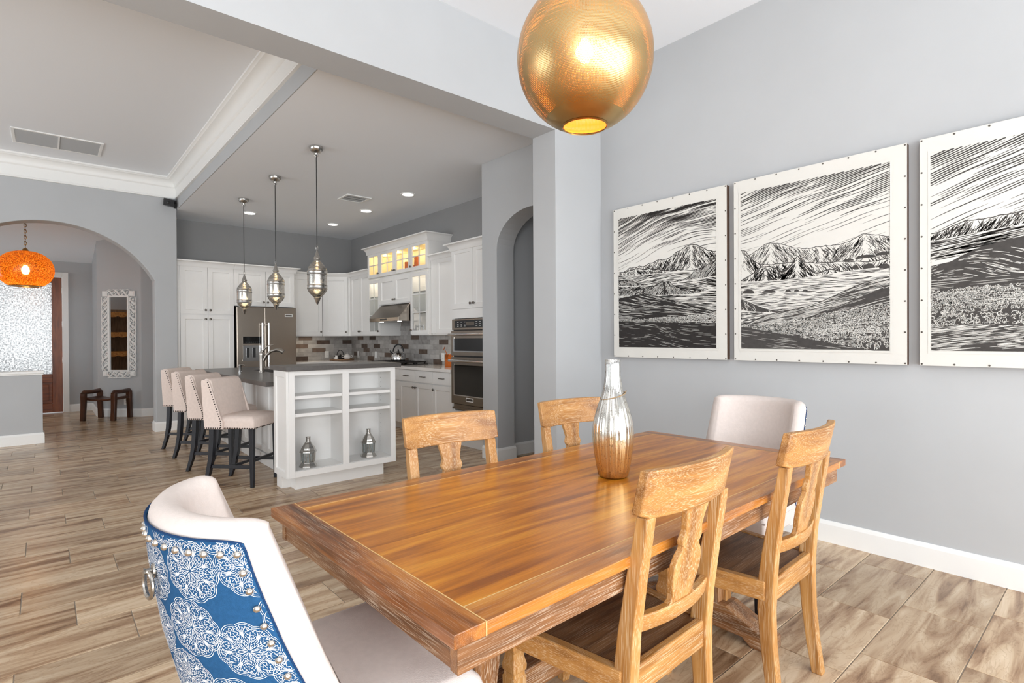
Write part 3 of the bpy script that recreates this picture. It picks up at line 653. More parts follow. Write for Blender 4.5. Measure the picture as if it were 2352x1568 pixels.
# double wall oven
ov = thing('double_oven', 'stainless steel double wall oven with black glass windows', 'oven', (XO, 5.52, 0), H90)
Wv = 0.76
MB().box(0.005, Wv-0.005, 0.0, 0.46, 0.44, 1.53).build('oven_body', MAT['black'], ov)
cpn = MB().box(0, Wv, -0.02, 0, 1.40, 1.53).build('control_panel', MAT['steel'], ov, bevel=0.003)
MB().box(0.06, Wv-0.06, -0.023, -0.02, 1.425, 1.515).build('control_glass', MAT['blackglass'], cpn)
MB().box(0.3, 0.46, -0.0245, -0.023, 1.45, 1.495).build('display', MAT['pull'], cpn)
mb = MB()
for r_ in range(3):
    for c in range(8):
        if 2 < c < 5: continue
        x = 0.12+c*0.07+(0.02 if c > 3 else 0); mb.box(x, x+0.028, -0.0245, -0.023, 1.443+r_*0.024, 1.447+r_*0.024)
mb.build('key_legend', MAT['plastic'], cpn)
def oven_door(z0, z1, wz0, wz1, badge):
    d_ = MB().box(0, Wv, -0.035, 0, z0, z1).build('oven_door', MAT['steel'], ov, bevel=0.004)
    MB().box(0.07, Wv-0.07, -0.038, -0.034, wz0, wz1).build('oven_window', MAT['blackglass'], d_)
    MB().box(0.055, 0.07, -0.039, -0.034, wz0-0.01, wz1+0.01).box(Wv-0.07, Wv-0.055, -0.039, -0.034, wz0-0.01, wz1+0.01).box(0.07, Wv-0.07, -0.039, -0.034, wz0-0.012, wz0).build('window_trim', MAT['chrome'], d_)
    zb = z1-0.045
    hm = MB().tube([(0.02, -0.085, zb), (Wv-0.02, -0.085, zb)], 0.0145, 12)
    for x in (0.05, Wv-0.05): hm.tube([(x, -0.035, zb), (x, -0.085, zb)], 0.011, 10)
    hm.build('handle', MAT['chrome'], d_, smooth=True)
    if badge:
        b_ = MB().box(Wv/2-0.07, Wv/2+0.07, -0.038, -0.035, z0+0.04, z0+0.085).build('badge', MAT['plastic'], d_)
        MB().box(Wv/2-0.06, Wv/2+0.06, -0.0395, -0.038, z0+0.05, z0+0.075).build('badge_plate', MAT['pull'], d_)
oven_door(1.09, 1.39, 1.15, 1.30, False)
oven_door(0.51, 1.075, 0.62, 0.98, True)
MB().box(0, Wv, -0.02, 0, 0.44, 0.465).box(0.02, Wv-0.02, -0.01, 0, 0.465, 0.50).build('vent_trim', MAT['steel'], ov)
# base cabinets along hood wall
XB = 3.82
base = [(8.6, 7.93, 0), (7.93, 7.03, 1), (7.03, 6.915, 2), (6.915, 6.03, 3), (6.03, 5.575, 4)]
lab = ['white base cabinet with two doors near the kitchen corner', 'white base cabinet with drawer under the gas cooktop', 'narrow white drawer cabinet half hidden by the island', 'white base cabinet with two drawers and two doors under the worktop', 'white base cabinet with one drawer and one door beside the ovens']
for (ya, yb_, i), lb in zip(base, lab):
    w_ = ya-yb_
    if i in (0, 3): fr = [('drawer', 0, w_/2, 0.705, 0.868, 1), ('drawer', w_/2, w_, 0.705, 0.868, 1), ('door', 0, w_/2, 0.11, 0.695, 'rt'), ('door', w_/2, w_, 0.11, 0.695, 'lt')]
    elif i == 4: fr = [('drawer', 0, w_, 0.705, 0.868, 1), ('door', 0, w_, 0.11, 0.695, 'lt')]
    else: fr = [('drawer', 0, w_, 0.705, 0.868, i == 1), ('drawer', 0, w_, 0.43, 0.695, i == 1), ('drawer', 0, w_, 0.11, 0.42, i == 1)]
    cabinet(lb, (XB, ya, 0), H90, w_, XR-XB, 0, 0.872, fr, toe=0.1, cname='base_cabinet')
cabinet('white corner base cabinet under the tea tray', (3.16, 9.24, 0), 0, 0.64, YB-9.24, 0, 0.872, [('drawer', 0, 0.64, 0.705, 0.868, 1), ('door', 0, 0.32, 0.11, 0.695, 'rt'), ('door', 0.32, 0.64, 0.11, 0.695, 'lt')], toe=0.1, cname='base_cabinet')
tag(MB().prism([(3.15, YB), (3.15, 9.20), (3.78, 9.20), (3.78, 5.56), (XR, 5.56), (XR, YB)], 0.874, 0.914, 'z').build('worktop', MAT['counter'], bevel=0.004), 'pale polished quartz worktop running round the kitchen corner', 'worktop')
# backsplash: one brick tile after another
def backsplash(name, length, rows, origin, rz, dark, skip=None):
    s_ = MB().box(0, length, 0.004, 0.008, 0.914, 0.914+rows*0.0735).build(name, MAT['grout2'])
    s_.location = origin; s_.rotation_euler = (0, 0, rz); struct(s_)
    lib = {}; T_ = 0.244
    for r_ in range(rows):
        x = -((r_*0.0815+0.05) % T_)
        while x < length:
            a = max(0, x+0.0012); b_ = min(length, x+T_-0.0012); z = 0.914+r_*0.0735
            dkk = any(rr == r_ and x <= q < x+T_ for q, rr in dark)
            if b_-a > 0.012 and not (skip and skip(a, b_, z)):
                key = (round(b_-a, 3), dkk)
                if key not in lib:
                    o = MB().box(0, b_-a, -0.004, 0.005, 0.0012, 0.0723).build('brick_tile', MAT['splash_dk' if dkk else 'splash'], s_); lib[key] = o.data
                else:
                    o = bpy.data.objects.new('brick_tile', lib[key]); COL.objects.link(o); o.parent = s_
                o.location = (a, rnd.uniform(-0.0008, 0.0008), z)
            x += T_
bdark = [(3.45, 5), (3.79, 4), (4.28, 4), (3.42, 3), (3.71, 2), (3.42, 0)]
backsplash('wall_backsplash_back', XR-3.15, 6, (3.15, YB-0.008, 0), 0, [(x-3.15, r_) for x, r_ in bdark])
hdark = [(8.25, 4), (7.92, 3), (7.35, 2), (7.60, 5), (6.77, 4), (6.93, 0), (8.49, 1), (9.50, 5), (8.84, 5), (9.38, 3), (8.67, 3), (9.07, 2), (9.13, 0), (9.70, 1), (7.75, 0), (7.45, 8)]
backsplash('wall_backsplash_hood', YB-5.56, 12, (XR-0.008, YB, 0), H90, [(YB-y, r_) for y, r_ in hdark], skip=lambda a, b_, z: z > 1.34 and not (YB-7.93 < (a+b_)/2 < YB-6.99))
# range hood
hd = thing('range_hood', 'stainless steel sloped range hood under the white cabinets', 'range hood', (XR-0.008, 7.92, 0), H90)
Wh = 0.92; dp = 0.56
hb = MB(); yb = 0.0
pro = [(-dp, 1.56), (-dp, 1.615), (-0.36, 1.822), (0, 1.822), (0, 1.56)]
hb.prism([(y, z) for y, z in pro], 0, Wh, 'x').build('hood_shell', MAT['steel'], hd, bevel=0.003)
MB().box(Wh/2-0.1, Wh/2+0.1, -dp-0.003, -dp, 1.575, 1.60).build('hood_control', MAT['black'], hd)
for x in (0.18, Wh-0.18): MB().lathe([(0.03, 0), (0.03, 0.004)], 16, (x, -dp+0.12, 1.555)).build('hood_light', MAT['recess'], hd)
# cooktop
ck = thing('cooktop', 'black gas cooktop with cast iron grates on the pale worktop', 'cooktop', (3.86, 7.92, 0.914), H90)
MB().box(0, 0.92, 0, 0.5, 0, 0.008).build('glass_base', MAT['blackglass'], ck, bevel=0.002)
for g in range(3):
    x0 = 0.02+g*0.295; mb = MB()
    for y in (0.03, 0.46): mb.box(x0, x0+0.285, y, y+0.014, 0.028, 0.042)
    for x in (x0, x0+0.271): mb.box(x, x+0.014, 0.03, 0.474, 0.028, 0.042)
    for k in range(1, 4): mb.box(x0+k*0.071, x0+k*0.071+0.01, 0.03, 0.474, 0.03, 0.044)
    for y in (0.14, 0.25, 0.36): mb.box(x0, x0+0.285, y, y+0.01, 0.03, 0.044)
    for x in (x0+0.005, x0+0.265):
        for y in (0.035, 0.455): mb.box(x, x+0.014, y, y+0.014, 0.006, 0.03)
    mb.build('grate', MAT['iron'], ck)
for x, y, r_ in ((0.16, 0.13, 0.035), (0.16, 0.37, 0.03), (0.46, 0.25, 0.05), (0.76, 0.13, 0.03), (0.76, 0.37, 0.035)):
    MB().lathe([(r_, 0.006), (r_, 0.018), (r_*0.7, 0.024)], 18, (x, y, 0)).build('burner', MAT['iron'], ck, smooth=True)
for k in range(5): MB().lathe([(0.017, 0.007), (0.015, 0.032), (0.0, 0.033)], 14, (0.26+k*0.1, 0.025, 0), cap=False).build('control_knob', MAT['chrome'], ck, smooth=True)
# refrigerator
fr = thing('refrigerator', 'stainless steel side-by-side refrigerator with ice dispenser', 'refrigerator', (2.236, 9.10, 0))
Wf = 0.90; sp_ = 0.405
MB().box(0.005, Wf-0.005, 0.065, 0.70, 0.03, 1.80).build('cabinet_body', MAT['pull'], fr)
MB().box(0.01, Wf-0.01, 0.03, 0.065, 0.0, 0.09).build('kick_grille', MAT['black'], fr)
for nm, a, b_ in (('l', 0, sp_-0.003), ('r', sp_+0.003, Wf)):
    dmb = MB().box(a, b_, 0, 0.06, 0.10, 1.81)
    d_ = dmb.build('door', MAT['steel'], fr, bevel=0.008, seg=3)
    hx = b_-0.045 if nm == 'l' else a+0.045
    hm = MB().tube([(hx, -0.06, 0.60), (hx, -0.06, 1.56)], 0.0145, 12)
    for z in (0.63, 1.53): hm.tube([(hx, 0, z), (hx, -0.06, z)], 0.013, 10)
    hm.build('handle', MAT['chrome'], d_, smooth=True)
    if nm == 'l':
        MB().box(0.085, 0.345, -0.004, 0.002, 1.235, 1.345).build('display_panel', MAT['blackglass'], d_)
        MB().box(0.085, 0.345, -0.003, 0.002, 0.985, 1.205).box(0.075, 0.355, -0.02, 0.002, 0.965, 0.985).build('dispenser_recess', MAT['chrome'], d_)
        for x in (0.135, 0.225): MB().box(x, x+0.04, -0.012, -0.003, 1.02, 1.17).build('dispenser_paddle', MAT['black'], d_)
        mb = MB()
        for k in range(7): mb.box(0.12+k*0.028, 0.135+k*0.028, -0.0055, -0.004, 1.255, 1.259)
        mb.build('key_legend', MAT['plastic'], d_)
    else:
        b2 = MB().box(0.72, 0.84, -0.004, 0.001, 1.665, 1.705).build('badge', MAT['plastic'], d_)
        MB().box(0.73, 0.83, -0.0055, -0.004, 1.673, 1.697).build('badge_plate', MAT['pull'], d_)

# ================================================================== island
IX0, IX1, IY0, IY1 = 1.55, 2.55, 4.69, 5.02
sh = thing('island_bookcase', 'white open bookcase forming the end of the kitchen island', 'bookcase', (IX0, IY0, 0))
Wi = IX1-IX0; Di = IY1-IY0; z0, z1 = 0.12, 1.028
MB().box(0.0, 0.02, 0.02, Di, z0, z1).box(Wi-0.02, Wi, 0.02, Di, z0, z1).box(0.02, Wi-0.02, Di-0.015, Di, z0, z1).box(0.02, Wi-0.02, 0.02, Di, z1-0.02, z1).box(Wi*0.5-0.012, Wi*0.5+0.012, 0.02, Di-0.015, z0, z1).build('carcass', MAT['cab'], sh)
ff = MB().box(0, 0.05, 0, 0.02, z0, z1).box(Wi-0.05, Wi, 0, 0.02, z0, z1).box(0.05, Wi-0.05, 0, 0.02, z0, 0.172).box(0.05, Wi-0.05, 0, 0.02, 0.99, z1).box(0.472, 0.533, 0, 0.02, 0.172, 0.99)
ff.build('face_frame', MAT['cab'], sh, bevel=0.0015)
for za, zb in ((0.155, 0.174), (0.632, 0.66), (0.785, 0.812)):
    for xa, xb in ((0.02, Wi*0.5-0.012), (Wi*0.5+0.012, Wi-0.02)):
        MB().box(xa, xb, 0.021 if za < 0.2 else 0.005 if False else 0.021, Di-0.016, za, zb).build('shelf', MAT['cab'], sh, bevel=0.001)
sd = shaker(Di-0.005, z1-z0-0.0, rail=0.05).xf(Matrix.Rotation(R(-90), 4, 'Z')).build('side_panel', MAT['cab'], sh); sd.location = (-0.021, Di, z0)
MB().box(0.077, Wi-0.09, 0.08, Di, 0, z0).box(0.0, 0.077, 0.2, Di, 0, z0).build('plinth', MAT['cab'], sh)
pin = MB()
for zz in np.arange(0.24, 0.97, 0.045):
    for yy in (0.05, 0.26):
        for xw in (Wi-0.021,): pin.box(xw-0.0012, xw, yy-0.003, yy+0.003, zz-0.003, zz+0.003)
tag(pin.build('pin_holes', MAT['pull'], sh), kind='stuff')
tag(MB().box(1.525, 2.60, 4.662, 5.115, 1.029, 1.068).build('bar_top', MAT['dark_counter'], bevel=0.003), 'raised dark grey bar top over the white island bookcase', 'worktop')
isl = thing('island_cabinet', 'white panelled island base under the dark worktop beside the stools', 'cabinet', (1.74, 5.02, 0))
MB().box(0, 0.82, 0.0, 3.03, 0.09, 0.698).box(0, 0.24, 0, 3.03, 0.698, 0.873).box(0.69, 0.82, 0, 3.03, 0.698, 0.873).box(0.24, 0.69, 0, 1.55, 0.698, 0.873).box(0.24, 0.69, 2.35, 3.03, 0.698, 0.873).box(0.05, 0.76, 0.05, 2.98, 0, 0.09).build('body', MAT['cab'], isl)
for k in range(7):
    o = shaker(0.425, 0.73, rail=0.05).xf(Matrix.Rotation(R(-90), 4, 'Z')).build('side_panel', MAT['cab'], isl); o.location = (-0.019, 0.43+k*0.432, 0.13)
MB().box(-0.03, 0.0, 0, 3.03, 0.0, 0.12).build('skirting', MAT['cab'], isl, bevel=0.004)
itop = MB().box(1.49, 1.99, 5.116, 8.12, 0.874, 0.914).box(1.99, 2.42, 5.116, 6.58, 0.874, 0.914).box(1.99, 2.42, 7.36, 8.12, 0.874, 0.914).box(2.42, 2.62, 5.116, 8.12, 0.874, 0.914)
tag(itop.build('island_worktop', MAT['dark_counter']), 'lower dark grey island worktop with sink behind the stools', 'worktop')
sk = MB().box(1.985, 2.425, 6.575, 7.365, 0.70, 0.706).box(1.985, 1.992, 6.575, 7.365, 0.706, 0.873).box(2.418, 2.425, 6.575, 7.365, 0.706, 0.873).box(1.992, 2.418, 6.575, 6.582, 0.706, 0.873).box(1.992, 2.418, 7.358, 7.365, 0.706, 0.873)
tag(sk.build('sink', MAT['steel']), 'undermount steel sink sunk into the island worktop', 'sink')
# faucet
fc = thing('faucet', 'brushed nickel pull-out kitchen faucet on the island', 'faucet', (1.93, 6.78, 0.914), R(-35))
MB().lathe([(0.034, 0), (0.034, 0.012), (0.026, 0.018), (0.025, 0.20), (0.027, 0.215), (0.02, 0.235), (0.0, 0.24)], 20, cap=False).build('faucet_body', MAT['nickel'], fc, smooth=True)
MB().tube([(0.02, 0, 0.13), (0.06, 0, 0.20), (0.11, 0, 0.245), (0.17, 0, 0.262), (0.22, 0, 0.255), (0.25, 0, 0.235)], [0.016, 0.017, 0.018, 0.02, 0.024, 0.026], 14).build('spout', MAT['nickel'], fc, smooth=True)
MB().tube([(0, 0, 0.225), (0.03, 0.0, 0.27), (0.08, 0.0, 0.31), (0.14, 0.0, 0.325)], [0.016, 0.011, 0.008, 0.005], 10).build('lever', MAT['nickel'], fc, smooth=True)
sd_ = thing('soap_dispenser', 'small nickel soap dispenser left of the faucet', 'dispenser', (1.72, 6.88, 0.914))
MB().lathe([(0.022, 0), (0.022, 0.01), (0.017, 0.014), (0.017, 0.075), (0.019, 0.08), (0.019, 0.09), (0.0, 0.094)], 16, cap=False).build('pump_body', MAT['chrome'], sd_, smooth=True)
MB().tube([(0, 0, 0.085), (0.02, -0.01, 0.088), (0.05, -0.025, 0.082)], 0.006, 8).build('pump_nozzle', MAT['chrome'], sd_, smooth=True)

# lanterns in the bookcase
def lantern(label, loc, rz):
    t = thing('metal_lantern', label, 'lantern', loc, rz, 'metal lanterns in the island bookcase')
    h8 = lambda r, z, n=8: [(r*math.cos(2*PI*(k+.5)/n), r*math.sin(2*PI*(k+.5)/n), z) for k in range(n)]
    MB().loft([h8(0.079, 0), h8(0.074, 0.012), h8(0.058, 0.034), h8(0.056, 0.04)]).build('base', MAT['silver'], t)
    for k in range(8):
        a = 2*PI*(k+.5)/8; MB().tube([(0.056*math.cos(a), 0.056*math.sin(a), 0.038), (0.060*math.cos(a), 0.060*math.sin(a), 0.125)], 0.0042, 6).build('corner_bar', MAT['silver'], t)
        a2 = 2*PI*(k+1)/8; r0, r1 = 0.0518, 0.0555; hw_ = 0.02
        c, s_ = math.cos(a2), math.sin(a2)
        g = MB().add([(r0*c+hw_*s_, r0*s_-hw_*c, 0.041), (r0*c-hw_*s_, r0*s_+hw_*c, 0.041), (r1*c-hw_*s_*1.05, r1*s_+hw_*c*1.05, 0.124), (r1*c+hw_*s_*1.05, r1*s_-hw_*c*1.05, 0.124)], [(0, 1, 2, 3)]).build('pane', MAT['lampglass'], t)
        so = g.modifiers.new('thick', 'SOLIDIFY'); so.thickness = 0.0015
        MB().tube([(r0*c, r0*s_, 0.05), (r1*c, r1*s_, 0.12)], 0.002, 5).build('lattice_bar', MAT['silver'], t)
    MB().loft([h8(0.060, 0.122), h8(0.074, 0.128), h8(0.070, 0.142), h8(0.062, 0.150)]).build('collar', MAT['silver'], t)
    MB().loft([h8(0.062, 0.148), h8(0.058, 0.165), h8(0.045, 0.185), h8(0.036, 0.2), h8(0.026, 0.213), h8(0.023, 0.22)]).build('roof', MAT['silver'], t)
    MB().lathe([(0.02, 0.218), (0.019, 0.252), (0.022, 0.256), (0.022, 0.262)], 12).build('chimney', MAT['silver'], t, smooth=True)
    MB().lathe([(0.018, 0.04), (0.018, 0.075), (0.003, 0.077), (0.002, 0.085)], 10).build('candle', MAT['white'], t, smooth=True)
    return t
lantern('metal lantern with eight glass panes in the left bay of the island bookcase', (1.755, 4.815, 0.1745), 0.2)
lantern('metal lantern with eight glass panes in the right bay of the island bookcase', (2.345, 4.85, 0.1745), 0.5)

# ================================================================== counter stools
def make_stool():
    t = thing('counter_stool', 'x', 'stool', group='upholstered stools along the island')
    # local: +y faces forward (front of the seat), origin on floor under the seat centre
    w2 = 0.215
    mb = MB(); n = 9; rings = []
    for i, (zz, ins) in enumerate(((0.515, 0.0), (0.53, -0.002), (0.585, -0.002), (0.605, 0.006), (0.622, 0.03), (0.634, 0.075), (0.638, 0.14))):
        y0, y1, xx = -0.17+ins, 0.215-ins, w2-ins
        ring = []
        for (cx_, cy_) in ((-1, -1), (1, -1), (1, 1), (-1, 1)):
            ring.append((cx_*xx*(0.94 if cy_ < 0 else 1.0), y0 if cy_ < 0 else y1, zz))
        rings.append(ring)
    mb.loft(rings); mb.build('seat', MAT['stool_linen'], t, bevel=0.012, seg=3, smooth=True, angle=50)
    # back with swept side wings: inner slab + two side cheeks
    prof = [(-0.235, 0.515), (-0.105, 0.515), (-0.105, 0.60), (-0.185, 0.93), (-0.20, 0.952), (-0.235, 0.957), (-0.262, 0.945), (-0.262, 0.93)]
    MB().prism(prof, -w2*0.98, w2*0.98, 'x').build('backrest', MAT['stool_linen'], t, bevel=0.012, seg=3, smooth=True, angle=50)
    chk = [(-0.245, 0.512), (-0.07, 0.512), (-0.072, 0.585), (-0.085, 0.60), (-0.19, 0.925), (-0.215, 0.945), (-0.268, 0.945), (-0.272, 0.925)]
    for s_ in (-1, 1):
        MB().prism(chk, s_*(w2-0.012), s_*(w2+0.010), 'x').build('back_wing', MAT['stool_linen'], t, bevel=0.008, seg=3, smooth=True, angle=50)
    nm = MB()
    def nail(p, nrm):
        q = Vector(nrm).to_track_quat('Z', 'Y').to_matrix().to_4x4(); q.translation = p
        l = MB().lathe([(0.0062, 0), (0.005, 0.0025), (0.0, 0.0035)], 6, cap=False); l.xf(q); nm.add(l.v, l.f)
    for s_ in (-1, 1):
        a, b_ = Vector((s_*(w2+0.0105), -0.088, 0.585)), Vector((s_*(w2+0.0105), -0.205, 0.925))
        for i in range(17): nail(a.lerp(b_, i/16), (s_, 0, 0))
        for i in range(4): nail((s_*(w2+0.0105), -0.085, 0.53+i*0.018), (s_, 0, 0))
        for i in range(8): nail((s_*(w2+0.0105), -0.24+i*0.021, 0.524), (s_, 0, 0))
        for i in range(12): nail((s_*w2*(0.975+0.025*i/11)+s_*0.002, -0.055+i*0.0235, 0.524), (s_, 0, 0))
    for i in range(19): nail((-w2+0.012+i*(2*w2-0.024)/18, 0.217, 0.524), (0, 1, 0))
    for i in range(19): nail((-w2+0.012+i*(2*w2-0.024)/18, -0.258, 0.93), (0, -1, 0))
    tag(nm.build('nailhead_trim', MAT['nail'], t), kind='stuff')
    for s_ in (-1, 1):
        a = 0.021
        cx_ = s_*(w2-0.03)
        MB().hexa([(cx_-0.014, 0.168, 0), (cx_+0.014, 0.168, 0), (cx_+0.014, 0.196, 0), (cx_-0.014, 0.196, 0)], [(cx_-a, 0.16, 0.516), (cx_+a, 0.16, 0.516), (cx_+a, 0.202, 0.516), (cx_-a, 0.202, 0.516)]).build('front_leg', MAT['stoolwood'], t, bevel=0.003)
        rings = []
        for z, y, hwid in ((0, -0.275, 0.016), (0.12, -0.232, 0.019), (0.25, -0.205, 0.021), (0.40, -0.193, 0.022), (0.516, -0.19, 0.022)):
            cz = s_*(w2-0.032); rings.append([(cz-hwid, y-hwid, z), (cz+hwid, y-hwid, z), (cz+hwid, y+hwid, z), (cz-hwid, y+hwid, z)])
        MB().loft(rings).build('rear_leg', MAT['stoolwood'], t, bevel=0.003)
        cx2 = s_*(w2-0.031); MB().box(cx2-0.010, cx2+0.010, -0.225, 0.17, 0.165, 0.195).build('side_stretcher', MAT['stoolwood'], t, bevel=0.002)
    MB().box(-w2+0.04, w2-0.04, -0.02, 0.0, 0.168, 0.192).build('cross_stretcher', MAT['stoolwood'], t, bevel=0.002)
    MB().box(-w2+0.04, w2-0.04, 0.172, 0.192, 0.22, 0.245).build('foot_rail', MAT['stoolwood'], t, bevel=0.002)
    return t
st = make_stool()
slab_l = ['cream nailhead stool nearest the bookcase end of the island', 'cream nailhead stool second from the bookcase end of the island', 'cream nailhead stool third from the bookcase end of the island', 'cream nailhead stool farthest along the island by the pantry']
for i, dy in enumerate((0, 0.735, 1.495, 2.21)):
    o = st if i == 0 else copy_tree(st)
    o.location = (1.378, 5.345+dy, 0); o.rotation_euler = (0, 0, R(-137.5+(0, 1, -2, 2)[i])); o['label'] = slab_l[i]
# ================================================================== dining table
tb = thing('dining_table', 'long honey-stained wooden dining table with breadboard ends', 'table', (1.600, 1.333, 0), R(0.9))
L2, W2, zt, zb = 1.05, 0.503, 0.76, 0.732
eb = 0.074
MB().box(-L2+eb+0.003, L2-eb-0.003, -W2+eb+0.003, W2-eb-0.003, zb, zt-0.0006).build('tabletop', MAT['top_x'], tb)
for s_ in (-1, 1):
    x0, x1 = sorted((s_*L2, s_*(L2-eb)))
    MB().box(x0, x1, -W2, 0.1*s_-0.0004, zb, zt).build('end_board', MAT['brd_y'], tb, bevel=0.0015)
    MB().box(x0, x1, 0.1*s_+0.0004, W2, zb, zt).build('end_board', MAT['brd_y'], tb, bevel=0.0015)
    y0, y1 = sorted((s_*W2, s_*(W2-eb)))
    MB().box(-L2+eb+0.003, L2-eb-0.003, y0, y1, zb, zt).build('side_board', MAT['brd_x'], tb, bevel=0.0015)
mb = MB()
for s_ in (-1, 1):
    x = s_*(L2-eb-0.0015); mb.box(x-0.0015, x+0.0015, -W2, W2, zb, zt-0.0003)
    y = s_*(W2-eb-0.0015)*1.0; y = s_*(W2-eb+0.0015-0.003); mb.box(-L2+eb+0.003, L2-eb-0.003, y-0.0015, y+0.0015, zb, zt-0.0004)
mb.build('inlay_line', MAT['inlay'], tb)
for s_ in (-1, 1):
    x0, x1 = sorted((s_*(L2-0.03), s_*(L2-0.055))); MB().box(x0, x1, -W2+0.028, W2-0.028, 0.662, zb).build('apron', MAT['apron_y'], tb, bevel=0.002)
    y0, y1 = sorted((s_*(W2-0.026), s_*(W2-0.052))); MB().box(-L2+0.026, L2-0.026, y0, y1, 0.662, zb).build('apron', MAT['apron_x'], tb, bevel=0.002)
for s_ in (-1, 1):
    px = s_*0.67
    MB().prism([(-0.36, 0), (-0.28, 0), (-0.24, 0.03), (0.24, 0.03), (0.28, 0), (0.36, 0), (0.36, 0.05), (0.17, 0.135), (-0.17, 0.135), (-0.36, 0.05)], px-0.055, px+0.055, 'x').build('pedestal_foot', MAT['apron_y'], tb, bevel=0.004)
    for yy in (-0.085, 0.085):
        hw_ = 0.045; MB().loft([[(px+a*hh, yy+b_*hh, z) for a, b_ in ((-1, -1), (1, -1), (1, 1), (-1, 1))] for z, hh in ((0.135, 0.048), (0.2, 0.048), (0.22, 0.038), (0.26, 0.033), (0.4, 0.045), (0.5, 0.045), (0.56, 0.034), (0.58, 0.046), (0.6, 0.046))]).build('pedestal_post', MAT['apron_z'], tb)
    MB().box(px-0.05, px+0.05, -0.36, 0.36, 0.6, zb).build('pedestal_cap', MAT['apron_y'], tb, bevel=0.004)
MB().box(-0.62, 0.62, -0.035, 0.035, 0.15, 0.23).build('stretcher', MAT['apron_x'], tb, bevel=0.004)

# ================================================================== wooden dining chairs
def make_chair():
    t = thing('dining_chair', 'x', 'chair', group='wooden dining chairs along the table')
    bow = lambda x: -0.042*(1-(x/0.22)**2)
    prof = [(0.0, -0.205, 0.019), (0.12, -0.186, 0.021), (0.25, -0.172, 0.023), (0.36, -0.166, 0.026), (0.46, -0.168, 0.027), (0.56, -0.178, 0.024), (0.70, -0.200, 0.021), (0.80, -0.2185, 0.0185), (0.862, -0.2285, 0.017)]
    for s_ in (-1, 1):
        rings = []
        for z, y, d in prof:
            cx_ = s_*(0.187+0.004*(z < 0.4)); hx = 0.0195; rings.append([(cx_-hx, y-d, z), (cx_+hx, y-d, z), (cx_+hx, y+d, z), (cx_-hx, y+d, z)])
        MB().loft(rings).build('rear_leg', MAT['oak_z'], t, bevel=0.004)
    def curved(z0, z1, y0f, lean, x2, th, name, mat, rad=0):
        rings = []; n = 14
        for i in range(n+1):
            x = -x2+2*x2*i/n; yb0 = y0f+bow(x)
            cut = 0.0
            if rad and (i in (0, n)): cut = rad
            rings.append([(x, yb0-th/2, z0+cut), (x, yb0+th/2, z0+cut), (x, yb0+th/2-lean, z1-cut*0.2), (x, yb0-th/2-lean, z1-cut*0.2)])
        return MB().loft(rings).build(name, mat, t, bevel=0.004, smooth=True, angle=40)
    curved(0.858, 0.982, -0.216, 0.026, 0.217, 0.027, 'top_rail', MAT['oak_x'], 0.010)
    curved(0.552, 0.598, -0.160, 0.008, 0.170, 0.026, 'lower_rail', MAT['oak_x'])
    half = [(0.590, 0.062), (0.600, 0.062), (0.606, 0.054), (0.622, 0.053), (0.650, 0.063), (0.680, 0.067), (0.705, 0.066), (0.728, 0.056), (0.742, 0.043), (0.752, 0.040), (0.758, 0.046), (0.770, 0.050), (0.780, 0.046), (0.795, 0.040), (0.825, 0.046), (0.850, 0.054), (0.880, 0.057)]
    f_y = lambda z: -0.204-(z-0.59)/0.29*0.055+0.0
    rings = []
    for z, h_ in half:
        y = f_y(z); rings.append([(-h_, y-0.0095, z), (h_, y-0.0095, z), (h_, y+0.0095, z), (-h_, y+0.0095, z)])
    MB().loft(rings).build('splat', MAT['oak_z'], t, bevel=0.003)
    # seat
    n = 8; out = [(-0.196, -0.186), (0.196, -0.186), (0.222, 0.0), (0.262, 0.215), (0.18, 0.232), (0.0, 0.238), (-0.18, 0.232), (-0.262, 0.215), (-0.222, 0.0)]
    MB().prism([(x*0.9, y*0.9) if y > 0.1 else (x*0.91, y+0.02) for x, y in out], 0.440, 0.458, 'z').build('seat', MAT['seat_x'], t, bevel=0.004)
    def bar(p, q, th, z0, z1, nm, mt):
        p, q = Vector(p), Vector(q); d = (q-p).normalized(); nn = Vector((-d.y, d.x))*th/2
        pts_ = [p+nn, q+nn, q-nn, p-nn]; pts_ = [(v.x, v.y) for v in pts_]
        MB().prism(pts_, z0, z1, 'z').build(nm, mt, t, bevel=0.004)
    for s_ in (-1, 1): bar((s_*0.196, -0.165), (s_*0.245, 0.20), 0.03, 0.395, 0.462, 'side_rail', MAT['oak_y'])
    bar((-0.245, 0.21), (0.245, 0.21), 0.028, 0.395, 0.462, 'front_rail', MAT['oak_x'])
    bar((-0.185, -0.172), (0.185, -0.172), 0.024, 0.385, 0.464, 'rear_rail', MAT['oak_x'])
    for s_ in (-1, 1):
        sq = lambda z, h_: [(s_*0.238+a*h_, 0.198+b_*h_, z) for a, b_ in ((-1, -1), (1, -1), (1, 1), (-1, 1))]
        MB().loft([sq(0, 0.016), sq(0.03, 0.019), sq(0.035, 0.022), sq(0.30, 0.026), sq(0.305, 0.0225), sq(0.315, 0.0225), sq(0.32, 0.026), sq(0.335, 0.027), sq(0.36, 0.021), sq(0.375, 0.0195), sq(0.39, 0.026), sq(0.455, 0.026)]).build('front_leg', MAT['oak_z'], t, bevel=0.002)
    return t
ch = make_chair()
spots = [((1.290, 1.022), 1.5, 'cerused oak dining chair in the foreground with its back to the viewer'), ((2.058, 1.012), 2.0, 'cerused oak dining chair near the picture wall, back to the viewer'),
         ((1.268, 1.655), 175.0, 'cerused oak dining chair across the table in front of the kitchen bookcase'), ((2.030, 1.672), 175.0, 'cerused oak dining chair across the table behind the glass vase')]
for i, ((x, y), a, lb) in enumerate(spots):
    o = ch if i == 0 else copy_tree(ch)
    o.location = (x, y, 0); o.rotation_euler = (0, 0, R(a)); o['label'] = lb

